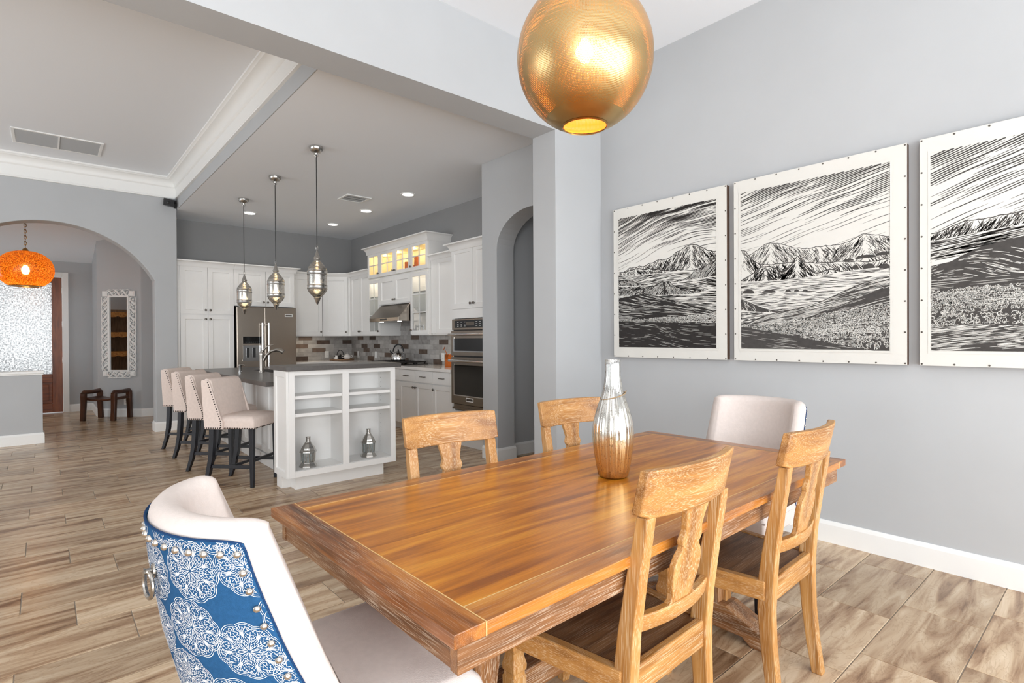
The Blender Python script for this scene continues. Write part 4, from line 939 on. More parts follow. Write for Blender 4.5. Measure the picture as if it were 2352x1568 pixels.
# ================================================================== upholstered end chairs
def lerp_tab(tab, z):
    if z <= tab[0][0]: return tab[0][1]
    for (a, va), (b_, vb) in zip(tab, tab[1:]):
        if z <= b_: return va+(vb-va)*(z-a)/(b_-a)
    return tab[-1][1]
XC = [(0.36, -0.235), (0.45, -0.25), (0.586, -0.282), (0.70, -0.310), (0.845, -0.333), (0.94, -0.340)]
SG = [(0.36, 0.26), (0.50, 0.25), (0.61, 0.235), (0.77, 0.195), (0.94, 0.150)]
PHM = R(74)
def O_(u, z, off=0.0):
    W = 0.262+0.012*max(0, (0.7-z)/0.3)
    f = lambda uu: Vector((lerp_tab(XC, z)+lerp_tab(SG, z)*(1-math.cos(uu*PHM))/(1-math.cos(PHM)), W*math.sin(uu*PHM)/math.sin(PHM), z))
    p = f(u)
    if off:
        d = f(u+0.01)-f(u-0.01); n = Vector((-d.y, d.x, 0)).normalized()   # outward (towards -x)
        p = p+n*off
    return p
# arc length table
US = [i/100 for i in range(-110, 111)]; AL = [0.0]
for i in range(1, len(US)):
    AL.append(AL[-1]+(O_(US[i], 0.72)-O_(US[i-1], 0.72)).length)
mid = AL[110]; AL = [a-mid for a in AL]
def a2u(a):
    if a <= AL[0]: return US[0]
    if a >= AL[-1]: return US[-1]
    lo, hi = 0, len(AL)-1
    while hi-lo > 1:
        m_ = (lo+hi)//2
        if AL[m_] <= a: lo = m_
        else: hi = m_
    return US[lo]+(US[hi]-US[lo])*(a-AL[lo])/(AL[hi]-AL[lo])
def medallion(cx_, cz_, r, rot, rng):
    """lace rosette strokes in fabric coordinates; returns list of (points, width)"""
    S = []
    def pol(rr, a): return (cx_+rr*r*math.cos(a+rot), cz_+rr*r*math.sin(a+rot))
    nl = 10
    for k in range(nl):
        a0 = 2*PI*k/nl; da = 2*PI/nl
        for rr, w_ in ((1.0, 0.0011), (0.94, 0.0008)):
            S.append(([pol(rr*(0.93+0.075*math.sin(PI*i/7)), a0+da*(0.02+0.96*i/7)) for i in range(8)], w_))
    n8 = 8
    for k in range(n8):
        a = 2*PI*k/n8; h = PI/n8
        S.append(([pol(0.05+0.30*i/5, a+h*0.62*math.sin(PI*i/5)) for i in range(6)], 0.0010))
        S.append(([pol(0.05+0.30*i/5, a-h*0.62*math.sin(PI*i/5)) for i in range(6)], 0.0010))
        S.append(([pol(0.05, a), pol(0.26, a)], 0.0009))
        # oak-leaf lobes
        b_ = a+h
        for sg in (-1, 1):
            S.append(([pol(rr, b_+sg*da_) for rr, da_ in ((0.34, 0.02), (0.42, 0.17), (0.47, 0.10), (0.55, 0.24), (0.60, 0.13), (0.68, 0.22), (0.74, 0.08), (0.80, 0.0))], 0.0010))
        S.append(([pol(0.30, b_), pol(0.70, b_)], 0.0009))
        for sg in (-1, 1):
            for r0, r1 in ((0.45, 0.52), (0.56, 0.63)): S.append(([pol(r0, b_), pol(r1, b_+sg*0.12)], 0.0008))
        # fans between the leaves
        for j in (-2, -1, 0, 1, 2): S.append(([pol(0.50, a), pol(0.72, a+j*0.045), pol(0.90-0.03*abs(j), a+j*0.105)], 0.0009))
        S.append(([pol(0.36, a), pol(0.50, a)], 0.0010))
        for q in (-1, 1):
            S.append(([pol(0.38+0.05*i, a+q*(0.10+0.05*math.sin(i*1.4))) for i in range(6)], 0.0009))
            S.append(([pol(0.16, a+q*0.2), pol(0.30, a+q*0.26), pol(0.40, a+q*0.2)], 0.0008))
            for e in range(3): S.append(([pol(0.70+0.05*e, b_+q*0.03*(3-e)), pol(0.78+0.05*e, b_+q*(0.14+0.03*e))], 0.0008))
        S.append(([pol(0.78+0.08*math.sin(PI*i/6), a-0.16+0.32*i/6) for i in range(7)], 0.0008))
        S.append(([pol(0.84+0.05*math.cos(2*PI*i/8), b_+0.06*math.sin(2*PI*i/8)) for i in range(9)], 0.0008))
    return S
def make_wing():
    t = thing('upholstered_chair', 'x', 'chair', group='upholstered chairs at the table ends')
    T = 0.068; zt_ = 0.960; z_bot = 0.37
    us = [-1+2*i/40 for i in range(41)]; rings = []
    for u in us:
        k = 1.0 if abs(u) < 0.88 else math.sqrt(max(0.12, 1-((abs(u)-0.88)/0.125)**2)); Th = T*(0.55+0.45*k)
        # corner rounding of the top edge near the wings
        ztop = zt_-0.012*max(0, (abs(u)-0.80)/0.2)**2
        ring = []
        zs = [z_bot, 0.45, 0.55, 0.65, 0.75, 0.85, ztop-Th/2]
        mo = T/2-Th/2
        for z in zs: ring.append(O_(u, z, -mo))
        for i in range(1, 6):
            a = PI*i/6; z = ztop-Th/2+Th/2*math.sin(a); ring.append(Vector((0, 0, z))+(lambda p: Vector((p.x, p.y, 0)))(O_(u, ztop-Th/2, -mo-Th/2*(1-math.cos(a)))))
        for z in zs[::-1]:
            puff = 0.010*math.sin(PI*min(1, max(0, (z-z_bot)/(zt_-z_bot))))*(1-u*u)
            ring.append(O_(u, z, -mo-Th-puff))
        rings.append(ring)
    MB().loft(rings).build('backrest', MAT['linen'], t, smooth=True, angle=75)
    # blue outer back panel
    um, zl, zh = 0.86, 0.385, 0.931
    nu, nz = 36, 14; vs = []; fs = []
    def ztp(u): return zh-0.018*max(0, (abs(u)-0.7)/0.16)**2*0.4
    for j in range(nz+1):
        for i in range(nu+1):
            u = -um+2*um*i/nu; z = zl+(ztp(u)-zl)*j/nz; vs.append(O_(u, z, 0.003))
    for j in range(nz):
        for i in range(nu): a = j*(nu+1)+i; fs.append((a, a+1, a+nu+2, a+nu+1))
    ob = MB().add(vs, fs).build('outer_back', MAT['blue'], t, smooth=True)
    tag(ob, 'blue fabric back with white lace medallion print')
    so = ob.modifiers.new('thick', 'SOLIDIFY'); so.thickness = 0.004; so.offset = 0
    # piping
    path = [O_(-um, z, 0.004) for z in np.linspace(zl, zh-0.02, 12)]+[O_(u, ztp(u), 0.004) for u in np.linspace(-um+0.015, um-0.015, 40)]+[O_(um, z, 0.004) for z in np.linspace(zh-0.02, zl, 12)]
    MB().tube(path, 0.0020, 6).build('piping', MAT['navy'], ob, smooth=True)
    # printed rosettes
    pm = MB(); r0 = 0.0605; rg = random.Random(3)
    def ribbon(pts_, w_):
        run = []
        def flush(run):
            if len(run) < 2: return
            vs = []; fs = []
            for i, (a, z) in enumerate(run):
                p0 = run[max(0, i-1)]; p1 = run[min(len(run)-1, i+1)]; dx, dz = p1[0]-p0[0], p1[1]-p0[1]; l = math.hypot(dx, dz) or 1
                nx, nz_ = -dz/l*w_*0.5, dx/l*w_*0.5
                for sg in (1, -1): vs.append(O_(a2u(a+sg*nx), z+sg*nz_, 0.0058))
            for i in range(len(run)-1): fs.append((2*i, 2*i+1, 2*i+3, 2*i+2))
            pm.add(vs, fs)
        for p in pts_:
            if abs(a2u(p[0])) < um-0.008 and zl+0.006 < p[1] < zh-0.003: run.append(p)
            else: flush(run); run = []
        flush(run)
    UA = lambda u: AL[min(len(US)-1, max(0, int(round((u+1.1)*100))))]
    cen = [(-0.66, 0.965), (-0.30, 0.962), (0.04, 0.965), (0.42, 0.962), (0.75, 0.965), (-0.49, 0.868), (-0.83, 0.880), (-0.13, 0.845), (-0.40, 0.748), (-0.69, 0.706), (-0.98, 0.775), (-0.05, 0.722), (-0.26, 0.632), (-0.92, 0.640), (-0.52, 0.585), (-0.80, 0.545), (0.05, 0.590), (-0.15, 0.500), (-0.42, 0.455), (-0.72, 0.430),
           (0.22, 0.880), (0.30, 0.760), (0.58, 0.845), (0.62, 0.715), (0.36, 0.640), (0.90, 0.780), (0.92, 0.640), (0.66, 0.580), (0.35, 0.510), (0.10, 0.450), (0.60, 0.445), (0.90, 0.500)]
    for cu, cz_ in cen:
        for pts_, w_ in medallion(UA(cu), cz_, r0*rg.uniform(0.97, 1.05), rg.uniform(0, 1), rg): ribbon(pts_, w_)
    tag(pm.build('lace_print', MAT['lace'], ob), kind='stuff')
    # nailheads
    nails = []
    ui = um-0.05; zi = zh-0.026
    Lt = AL[US.index(0.81)]-AL[US.index(-0.81)]; n = int(Lt/0.036)
    for i in range(n+1): nails.append((a2u(-Lt/2+Lt*i/n), zi))
    for s_ in (-1, 1):
        for j in range(1, 12): nails.append((s_*ui, zi-j*0.037))
    nmesh = None
    for u, z in nails:
        if z < zl+0.02: continue
        p = O_(u, z, 0.005); q = (O_(u, z, 0.01)-O_(u, z, 0)).normalized().to_track_quat('Z', 'Y')
        if nmesh is None:
            o = MB().lathe([(0.0078, 0), (0.0074, 0.003), (0.0055, 0.006), (0.003, 0.0075), (0.0, 0.008)], 12, cap=False).build('nailhead', MAT['pewter'], ob, smooth=True, angle=80); nmesh = o.data
        else: o = bpy.data.objects.new('nailhead', nmesh); COL.objects.link(o); o.parent = ob
        o.location = p; o.rotation_euler = q.to_euler()
    # ring pull
    c = O_(-0.12, 0.842, 0.005)
    rp = MB().lathe([(0.016, 0), (0.014, 0.004), (0.006, 0.006), (0.006, 0.014), (0.009, 0.018), (0.0, 0.02)], 14, cap=False)
    rp.xf(Matrix.Translation(c) @ Vector((-1, 0, 0)).to_track_quat('Z', 'Y').to_matrix().to_4x4())
    rp.tube([(c.x-0.010+0.012*math.sin(a)*0.35, c.y-0.026*math.sin(a)*0.95, c.z-0.026+0.026*math.cos(a)) for a in np.linspace(0, 2*PI, 24, endpoint=False)], 0.0042, 8, closed=True)
    tag(rp.build('ring_pull', MAT['nickel'], t, smooth=True), 'nickel ring pull on the back')
    # seat
    rr = []
    for z, ins in ((0.365, 0.0), (0.38, -0.004), (0.44, -0.004), (0.465, 0.004), (0.482, 0.02), (0.492, 0.05), (0.496, 0.11)):
        x0, x1, yy = -0.20+ins, 0.318-ins, 0.270-ins
        rr.append([(x0, -yy*0.93, z), (x1, -yy, z), (x1, yy, z), (x0, yy*0.93, z)])
    MB().loft(rr).build('seat', MAT['linen'], t, bevel=0.014, seg=3, smooth=True, angle=50)
    MB().tube([(-0.15, -0.256, 0.44), (0.316, -0.272, 0.44), (0.320, 0.272, 0.44), (-0.15, 0.256, 0.44)], 0.004, 6).build('seat_piping', MAT['linen'], t, smooth=True)
    for sx, sy in ((0.28, -1), (0.28, 1), (-0.20, -1), (-0.20, 1)):
        y = sy*0.225; dx = -0.05 if sx < 0 else 0
        MB().hexa([(sx+dx-0.014, y-0.014, 0), (sx+dx+0.014, y-0.014, 0), (sx+dx+0.014, y+0.014, 0), (sx+dx-0.014, y+0.014, 0)], [(sx-0.022, y-0.022, 0.37), (sx+0.022, y-0.022, 0.37), (sx+0.022, y+0.022, 0.37), (sx-0.022, y+0.022, 0.37)]).build('leg', MAT['stoolwood'], t, bevel=0.003)
    return t
wg = make_wing()
wg.location = (0.495, 1.325, 0); wg['label'] = 'blue lace-patterned wing chair seen from behind at the near table end'
w2_ = copy_tree(wg); w2_.location = (2.80, 1.392, 0); w2_.rotation_euler = (0, 0, R(180)); w2_['label'] = 'cream upholstered chair at the far table end against the picture wall'

# ================================================================== vase
vs_ = thing('glass_vase', 'tall fluted mercury glass bottle vase standing on the dining table', 'vase', (1.672, 1.342, 0.7604))
pv = [(0.0, 0.0), (0.050, 0.0), (0.057, 0.006), (0.062, 0.03), (0.070, 0.075), (0.077, 0.13), (0.079, 0.165), (0.076, 0.205), (0.067, 0.245), (0.056, 0.28), (0.046, 0.31), (0.038, 0.335), (0.0325, 0.365), (0.0300, 0.395), (0.0295, 0.425), (0.0300, 0.452), (0.0290, 0.453), (0.0275, 0.450), (0.0270, 0.40), (0.0295, 0.36), (0.035, 0.33)]
MB().lathe(pv, 96, cap=False, flute=0.018, fn=24).build('bottle', MAT['vase'], vs_, smooth=True, angle=60)
tw_ = []
for i in range(40):
    a = 2*PI*i/40; z = 0.312+0.013*math.cos(a+0.6); rr_ = 0.0465+0.012*(0.312-z)+0.0015; tw_.append((rr_*math.cos(a), rr_*math.sin(a), z))
tmb = MB().tube(tw_, 0.0022, 6, closed=True)
tmb.tube([(0.046*math.cos(-0.6), 0.046*math.sin(-0.6), 0.325), (0.056*math.cos(-0.62), 0.056*math.sin(-0.62), 0.331)], 0.002, 6)
tmb.build('twine', MAT['twine'], vs_, smooth=True)

# ================================================================== gold globe lamp over the table
def point(name, loc, power, color, radius=0.02, parent=None):
    l = bpy.data.lights.new(name, 'POINT'); l.energy = power; l.color = color; l.shadow_soft_size = radius
    o = bpy.data.objects.new(name, l); COL.objects.link(o); o.location = loc
    if parent: o.parent = parent
    return o
gl = thing('globe_pendant', 'large perforated gold globe pendant lamp above the dining table', 'pendant lamp', (1.55, 1.372, 2.352))
ga, gb = 0.2545, 0.270
prof = []
for i in range(57):
    ph = R(-71.5)+(R(83)-R(-71.5))*i/56; prof.append((ga*math.cos(ph), gb*math.sin(ph)))
sh_ = MB().lathe(prof, 96, cap=False).build('shade', MAT['perf_globe'], gl, smooth=True, angle=80)
MB().lathe([(ga*math.cos(R(-71.5))*0.985, gb*math.sin(R(-71.5))+0.001), (ga*math.cos(R(-71.5))+0.001, gb*math.sin(R(-71.5))-0.003), (ga*math.cos(R(-70.5))+0.003, gb*math.sin(R(-70.5)))], 64, cap=False).build('rim', MAT['brass'], gl, smooth=True)
MB().lathe([(0.035, 0.262), (0.05, 0.272), (0.02, 0.30), (0.008, 0.32), (0.008, 1.235), (0.06, 1.24), (0.06, 1.258)], 24).build('hanging_rod', MAT['brass'], gl, smooth=True, angle=40)
MB().lathe([(0.016, 0.27), (0.016, 0.075), (0.018, 0.07)], 14).build('lamp_holder', MAT['brass'], gl, smooth=True)
MB().lathe([(0.0, -0.015), (0.018, -0.010), (0.030, 0.006), (0.033, 0.020), (0.030, 0.036), (0.018, 0.055), (0.013, 0.07)], 18, cap=False).build('bulb', MAT['bulb'], gl, smooth=True)
MB().lathe([(r_*0.985, z*0.985) for r_, z in prof[1:]], 96, cap=False).build('liner', MAT['liner'], gl, smooth=True, angle=80)
point('globe_lamp_light', (0, 0, 0.02), 24, (1.0, 0.72, 0.36), 0.045, gl)

# ================================================================== moroccan pendants over the island
def make_pendant():
    t = thing('lantern_pendant', 'x', 'pendant lamp', group='pierced silver pendants over the island')
    # origin at the ceiling
    MB().lathe([(0.066, 0.0), (0.066, -0.012), (0.060, -0.032), (0.042, -0.052), (0.012, -0.060), (0.008, -0.075)], 20).build('canopy', MAT['silver'], t, smooth=True)
    MB().tube([(0.018, 0, -0.055), (0.02, 0, -0.085), (0.0, 0, -0.10), (-0.02, 0, -0.085), (-0.018, 0, -0.055)], 0.0025, 6).build('hook', MAT['silver'], t)
    MB().tube([(0, 0, -0.07), (0, 0, -0.98)], 0.0042, 6).build('cord', MAT['black'], t)
    MB().tube([(0.0, 0, -0.955), (0.010, 0, -0.985), (0.008, 0, -1.01), (-0.008, 0, -1.01), (-0.010, 0, -0.985)], 0.0025, 6, closed=True).build('loop', MAT['silver'], t)
    z0 = -1.545
    cap = [(0.006, 0.54), (0.010, 0.52), (0.026, 0.468), (0.034, 0.458), (0.034, 0.448), (0.026, 0.440), (0.030, 0.430), (0.060, 0.395), (0.084, 0.362), (0.092, 0.345)]
    bd = MB().lathe([(r, z+z0) for r, z in cap[:7]], 28, cap=False).build('neck', MAT['silver'], t, smooth=True, angle=40)
    prf = [(0.030, 0.430), (0.060, 0.395), (0.084, 0.362), (0.092, 0.340), (0.092, 0.305)]
    MB().lathe([(r, z) for r, z in prf], 32, cap=False).build('dome', MAT['perf_pend2'], t, smooth=True, angle=60).location = (0, 0, z0)
    o = MB().lathe([(0.092, 0.305), (0.092, 0.185)], 32, cap=False).build('pierced_drum', MAT['perf_pend2'], t, smooth=True); o.location = (0, 0, z0)
    for za in (0.31, 0.17):
        MB().lathe([(0.093, za-0.020), (0.097, za-0.018), (0.094, za-0.012), (0.094, za+0.012), (0.097, za+0.018), (0.093, za+0.020)], 32, (0, 0, z0), cap=False).build('band', MAT['silver'], t, smooth=True, angle=30)
    o = MB().lathe([(0.092, 0.155), (0.086, 0.130), (0.068, 0.105), (0.046, 0.083), (0.030, 0.068)], 32, cap=False).build('bottom_bowl', MAT['perf_pend2'], t, smooth=True, angle=60); o.location = (0, 0, z0)
    MB().lathe([(0.022, 0.072), (0.034, 0.064), (0.030, 0.054), (0.024, 0.040), (0.012, 0.012), (0.004, 0.0)], 24, (0, 0, z0)).build('finial', MAT['silver'], t, smooth=True, angle=40)
    MB().lathe([(0.0, 0.18), (0.02, 0.19), (0.026, 0.215), (0.018, 0.245), (0.01, 0.27)], 14, (0, 0, z0), cap=False).build('bulb', MAT['bulb2'], t, smooth=True)
    return t
MAT['bulb2'] = emit('pendant_bulb', (1, 0.80, 0.5, 1), 16)
MAT['perf_pend2'] = perforated('pierced_silver', srgb(186, 184, 180), 0.24, 0.125, 0.27, cyl=0.092, lo=0.03, hi=0.5)
pd = make_pendant()
for i, (y, lb) in enumerate(((5.29, 'pierced silver lantern pendant above the bookcase end of the island, nearest'), (6.55, 'pierced silver lantern pendant, middle one over the island'), (7.865, 'pierced silver lantern pendant, farthest one over the island'))):
    o = pd if i == 0 else copy_tree(pd)
    o.location = (2.03, y, ZK); o['label'] = lb
    point('island_pendant_light', (0, 0, -1.335), 4, (1.0, 0.78, 0.48), 0.032, o)
# ================================================================== linocut panels on the picture wall
class Print:
    """vector linocut in unit coordinates; layers of ink and paper shapes"""
    def __init__(s, w, h, seed): s.w, s.h = w, h; s.mb = MB(); s.lay = 0; s.r = random.Random(seed); s.n = [s.r.uniform(0, 100) for _ in range(40)]
    def z(s): return 0.0003+s.lay*0.00006
    def poly_strip(s, xs, top, bot, mi):
        """filled band between two curves (y of x)"""
        vs = []; fs = []
        for x in xs:
            vs.append((x*s.w, max(0, min(1, bot(x)))*s.h, s.z())); vs.append((x*s.w, max(0, min(1, top(x)))*s.h, s.z()))
        for i in range(len(xs)-1): fs.append((2*i, 2*i+2, 2*i+3, 2*i+1))
        s.mb.add(vs, fs, mi)
    def stroke(s, pts, wd, mi, taper=True):
        """pts in unit coords, clipped to the block; wd in metres"""
        n = len(pts); lo, hi = 0.0, 1.0
        q = [(p[0], p[1], ((math.sin(PI*min(1, max(0, (i+0.35)/(n-0.3)))))**0.6 if taper else 1)) for i, p in enumerate(pts)]
        inn = lambda p: lo <= p[0] <= hi and lo <= p[1] <= hi
        def cut(a, b):
            t0 = 0.0; t1 = 1.0
            for _ in range(9):
                tm_ = (t0+t1)/2; m_ = [a[k]+(b[k]-a[k])*tm_ for k in range(3)]
                if inn(m_): t0 = tm_
                else: t1 = tm_
            return tuple(a[k]+(b[k]-a[k])*t0 for k in range(3))
        run = []
        def flush(run):
            m_ = len(run)
            if m_ < 2: return
            vs = []; fs = []
            for i, (x, y, k) in enumerate(run):
                a = run[max(0, i-1)]; b = run[min(m_-1, i+1)]; dx, dy = (b[0]-a[0])*s.w, (b[1]-a[1])*s.h; l = math.hypot(dx, dy) or 1
                ww = wd*0.5*k
                for sg in (1, -1): vs.append((x*s.w-dy/l*ww*sg, y*s.h+dx/l*ww*sg, s.z()))
            for i in range(m_-1): fs.append((2*i, 2*i+1, 2*i+3, 2*i+2))
            s.mb.add(vs, fs, mi)
        for i, p in enumerate(q):
            if inn(p):
                if not run and i > 0: run.append(cut(p, q[i-1]))
                run.append(p)
            elif run: run.append(cut(run[-1], p)); flush(run); run = []
        flush(run)
    def sky(s, y0, y1, slope, curve, n, fade=0.3, wmax=0.0075, wave=0.012):
        """engraved sky: long flowing rows, solid at the top, broken lower down"""
        s.lay += 1; r = s.r
        for i in range(n):
            yb = y1+abs(slope)*0.5-(i/n)*(y1-y0+abs(slope)); x = r.uniform(-0.6, -0.1)
            g = lambda xx: yb+slope*(xx-0.5)+curve*math.sin(xx*2.6+s.n[3])*0.5+wave*math.sin(xx*6+s.n[1]+yb*7)+0.25*wave*math.sin(xx*17+yb*30+s.n[2])
            while x < 1:
                f = min(1, max(0, (1.0-g(x+0.2))/(1.0-y0)))
                L = r.uniform(0.25, 0.8)*(1.15-0.75*f); gap = r.uniform(0.0, 0.03)+fade*f*f*r.random()*1.6
                w_ = (wmax*(1-f)**1.1+0.0024)*r.uniform(0.65, 1.2)
                if r.random() > fade*f*1.6: s.stroke([(xx, g(xx)) for xx in np.linspace(x, x+L, 16)], w_, 0)
                x += L+gap
    def ridge(s, x, base, amps):
        y = base
        for a, f, ph in amps: y += a*math.sin(f*x+ph)
        return y
def fbm(x, seed, octs=5, f0=3.0, rough=0.55, sharp=True):
    y = 0; a = 1.0; f = f0
    for i in range(octs):
        v = math.sin(f*x+seed*1.7+i*2.3+1.3*math.sin(f*0.37*x+seed)); y += a*((1-2*abs(v)) if sharp else v); a *= rough; f *= 2.03
    return y
def mountain(p, top, depth, fill, n, wd, lean=0.5, ink=0, seed=1, hatch=1.0):
    """layer under curve 'top': filled, then short contour hatches running down its slopes"""
    xs = list(np.linspace(0.0, 1.0, 90)); p.lay += 1
    xs = [0.004+0.992*x for x in xs]
    p.poly_strip(xs, top, lambda x: 0.004, fill)
    p.lay += 1; r = p.r; mi = ink
    # crest line
    if fill == 1: p.stroke([(x, top(x)) for x in xs], wd*1.5, 0, taper=False)
    for i in range(n):
        x = r.random(); d0 = r.random()**1.3*depth; t0 = top(x)
        sl = (top(x+0.05)-top(x-0.05))/0.1
        L = r.uniform(0.02, 0.075)*hatch; sg = -1 if sl > 0 else 1
        pts = []
        for k in range(7):
            f = k/6; xx = x+sg*lean*L*f*1.2+0.004*math.sin(f*6+i); pts.append((xx, t0-d0-L*f*0.8+0.15*sl*(xx-x)))
        if all(pp[1] < top(min(1, max(0, pp[0])))-0.002 for pp in pts[1:]): p.stroke(pts, wd*r.uniform(0.6, 1.3), mi)
def flow(p, top, depth, fill, n, wd, ink, fn, Lr=(0.05, 0.2)):
    """hill layer: filled, with long sweeping cuts following direction fn(x,y) -> slope"""
    xs = [0.004+0.992*x for x in np.linspace(0, 1, 70)]; p.lay += 1
    p.poly_strip(xs, top, lambda x: 0.004, fill); p.lay += 1; r = p.r
    for i in range(n):
        x = r.uniform(-0.1, 1); d = r.random()*depth; y = top(min(1, max(0, x)))-d; L = r.uniform(*Lr); pts = []
        xx, yy = x, y
        for k in range(9):
            pts.append((xx, yy)); st_ = L/8; xx += st_; yy += st_*fn(xx, d/depth)
        pts = [q for q in pts if q[1] < top(min(1, max(0, q[0])))-0.004]
        if len(pts) > 2: p.stroke(pts, wd*r.uniform(0.5, 1.3), ink)
def bushes(p, region, n, wd, ink, size=0.014):
    p.lay += 1; r = p.r
    for i in range(n):
        x = r.random(); y = region(x, r.random())
        if y is None: continue
        s_ = size*r.uniform(0.6, 1.3); a0 = r.uniform(0, 6.28); pts = []
        for k in range(7):
            a = a0+k*0.75*r.choice((1, 1, -1)); pts.append((x+s_*math.cos(a)*(0.5+0.08*k), y+s_*0.8*math.sin(a)*(0.5+0.08*k)))
        p.stroke(pts, wd*r.uniform(0.6, 1.1), ink)
def art1(p):
    # 0 = ink, 1 = paper
    p.sky(0.60, 1.16, 0.11, -0.10, 80, 0.30, 0.0070, 0.014)
    mountain(p, lambda x: 0.615+0.055*math.sin(x*3.6-0.9)+0.012*fbm(x, 4, 5, 5)+0.055*math.exp(-((x-0.78)/0.10)**2)+0.03*math.exp(-((x-0.98)/0.1)**2), 0.17, 1, 1150, 0.0036, 0.5)
    mountain(p, lambda x: 0.585+0.010*fbm(x, 2, 4, 6)+0.03*math.exp(-((x-0.18)/0.14)**2)-0.05*x, 0.10, 1, 700, 0.0045, 0.5)
    flow(p, lambda x: 0.565-0.02*math.sin(x*3), 0.10, 1, 420, 0.0032, 0, lambda x, d: 0.12*math.sin(x*5), (0.04, 0.13))
    mountain(p, lambda x: 0.500+0.022*math.sin(x*6+2)+0.014*fbm(x, 9, 4, 5)+0.06*math.exp(-((x-1.02)/0.22)**2), 0.07, 0, 520, 0.0026, 0.6, ink=1)
    flow(p, lambda x: 0.478-0.012*math.sin(x*4), 0.07, 1, 420, 0.0036, 0, lambda x, d: 0.2*math.sin(x*4+1), (0.04, 0.12))
    mountain(p, lambda x: 0.400+0.085*math.exp(-((x-0.48)/0.19)**2)+0.05*math.exp(-((x-0.1)/0.16)**2)+0.012*fbm(x, 5, 4, 7), 0.10, 0, 760, 0.0026, 0.7, ink=1)
    flow(p, lambda x: 0.400-0.03*x+0.04*math.exp(-((x-1.0)/0.12)**2), 0.16, 1, 700, 0.0036, 0, lambda x, d: -0.05, (0.05, 0.14))
    flow(p, lambda x: 0.395+0.01*math.sin(x*5)-0.19*max(0, x-0.30)-0.05*(0.28-min(x, 0.28)), 0.17, 0, 190, 0.0026, 1, lambda x, d: -0.25+0.3*d, (0.05, 0.2))
    bushes(p, lambda x, v: 0.190+0.055*v*(0.3+0.7*x)-0.01*x, 520, 0.0034, 1, 0.011)
    flow(p, lambda x: 0.205-0.04*x, 0.19, 0, 120, 0.0016, 1, lambda x, d: -0.10+0.1*math.sin(x*9), (0.03, 0.12))
def art2(p):
    p.sky(0.62, 1.14, 0.20, -0.03, 72, 0.36, 0.0068, 0.009)
    mountain(p, lambda x: 0.600+0.010*fbm(x, 3, 5, 5)+0.055*math.exp(-((x-0.22)/0.12)**2)+0.045*math.exp(-((x-0.86)/0.12)**2), 0.14, 1, 800, 0.0028, 0.6)
    mountain(p, lambda x: 0.54+0.008*fbm(x, 7, 4, 6)+0.10*math.exp(-((x+0.02)/0.12)**2)-0.05*x, 0.10, 1, 620, 0.0034, 0.6)
    mountain(p, lambda x: 0.425+0.016*fbm(x, 2, 4, 5)*(1-x*0.6)+0.11*math.exp(-((x-0.18)/0.15)**2)+0.115*max(0, 1-abs(x-0.43)/0.11)**1.1+0.035*math.exp(-((x-0.65)/0.1)**2)-0.05*max(0, x-0.7), 0.13, 1, 950, 0.0044, 0.55)
    flow(p, lambda x: 0.435-0.012*math.sin(x*5), 0.22, 1, 820, 0.0028, 0, lambda x, d: 0.03*math.sin(x*7), (0.03, 0.10))
    for cx_, cy_, rx, ry in ((0.06, 0.36, 0.045, 0.018), (0.22, 0.355, 0.05, 0.012), (0.36, 0.35, 0.02, 0.012), (0.42, 0.35, 0.016, 0.010), (0.48, 0.345, 0.018, 0.010), (0.80, 0.455, 0.02, 0.016), (0.88, 0.452, 0.035, 0.02), (0.97, 0.445, 0.03, 0.02), (0.76, 0.50, 0.03, 0.010), (0.86, 0.508, 0.06, 0.014), (0.97, 0.515, 0.05, 0.014)):
        p.lay += 1; n = 14
        p.poly_strip([min(0.996, cx_+rx*math.cos(PI-PI*i/n)) for i in range(n+1)], lambda x, a=(cx_, cy_, rx, ry): a[1]+a[3]*math.sqrt(max(0, 1-((x-a[0])/a[2])**2)), lambda x, b=cy_, q=ry: b-q*0.25, 0)
    mountain(p, lambda x: 0.240+0.085*math.exp(-((x+0.05)/0.2)**2)-0.03*x, 0.1, 0, 260, 0.0026, 0.5, ink=1)
    flow(p, lambda x: 0.25-0.02*math.sin(x*6), 0.12, 1, 560, 0.0040, 0, lambda x, d: 0.1, (0.03, 0.10))
    flow(p, lambda x: 0.140+0.25*max(0.001, x)**0.9+0.015*math.sin(x*9), 0.13, 0, 520, 0.0028, 1, lambda x, d: 0.22-0.25*d, (0.05, 0.2))
    flow(p, lambda x: 0.10+0.27*max(0, x-0.05)**1.35, 0.20, 0, 150, 0.0020, 1, lambda x, d: 0.3-0.35*d, (0.06, 0.25))
    bushes(p, lambda x, v: (0.095+0.05*v+0.13*max(0, x-0.15)*v), 1150, 0.0036, 1, 0.013)
    bushes(p, lambda x, v: 0.012+0.11*v if x > 0.45 else None, 500, 0.0036, 1, 0.016)
    flow(p, lambda x: 0.145-0.16*x, 0.13, 0, 80, 0.0016, 1, lambda x, d: -0.10, (0.05, 0.16))
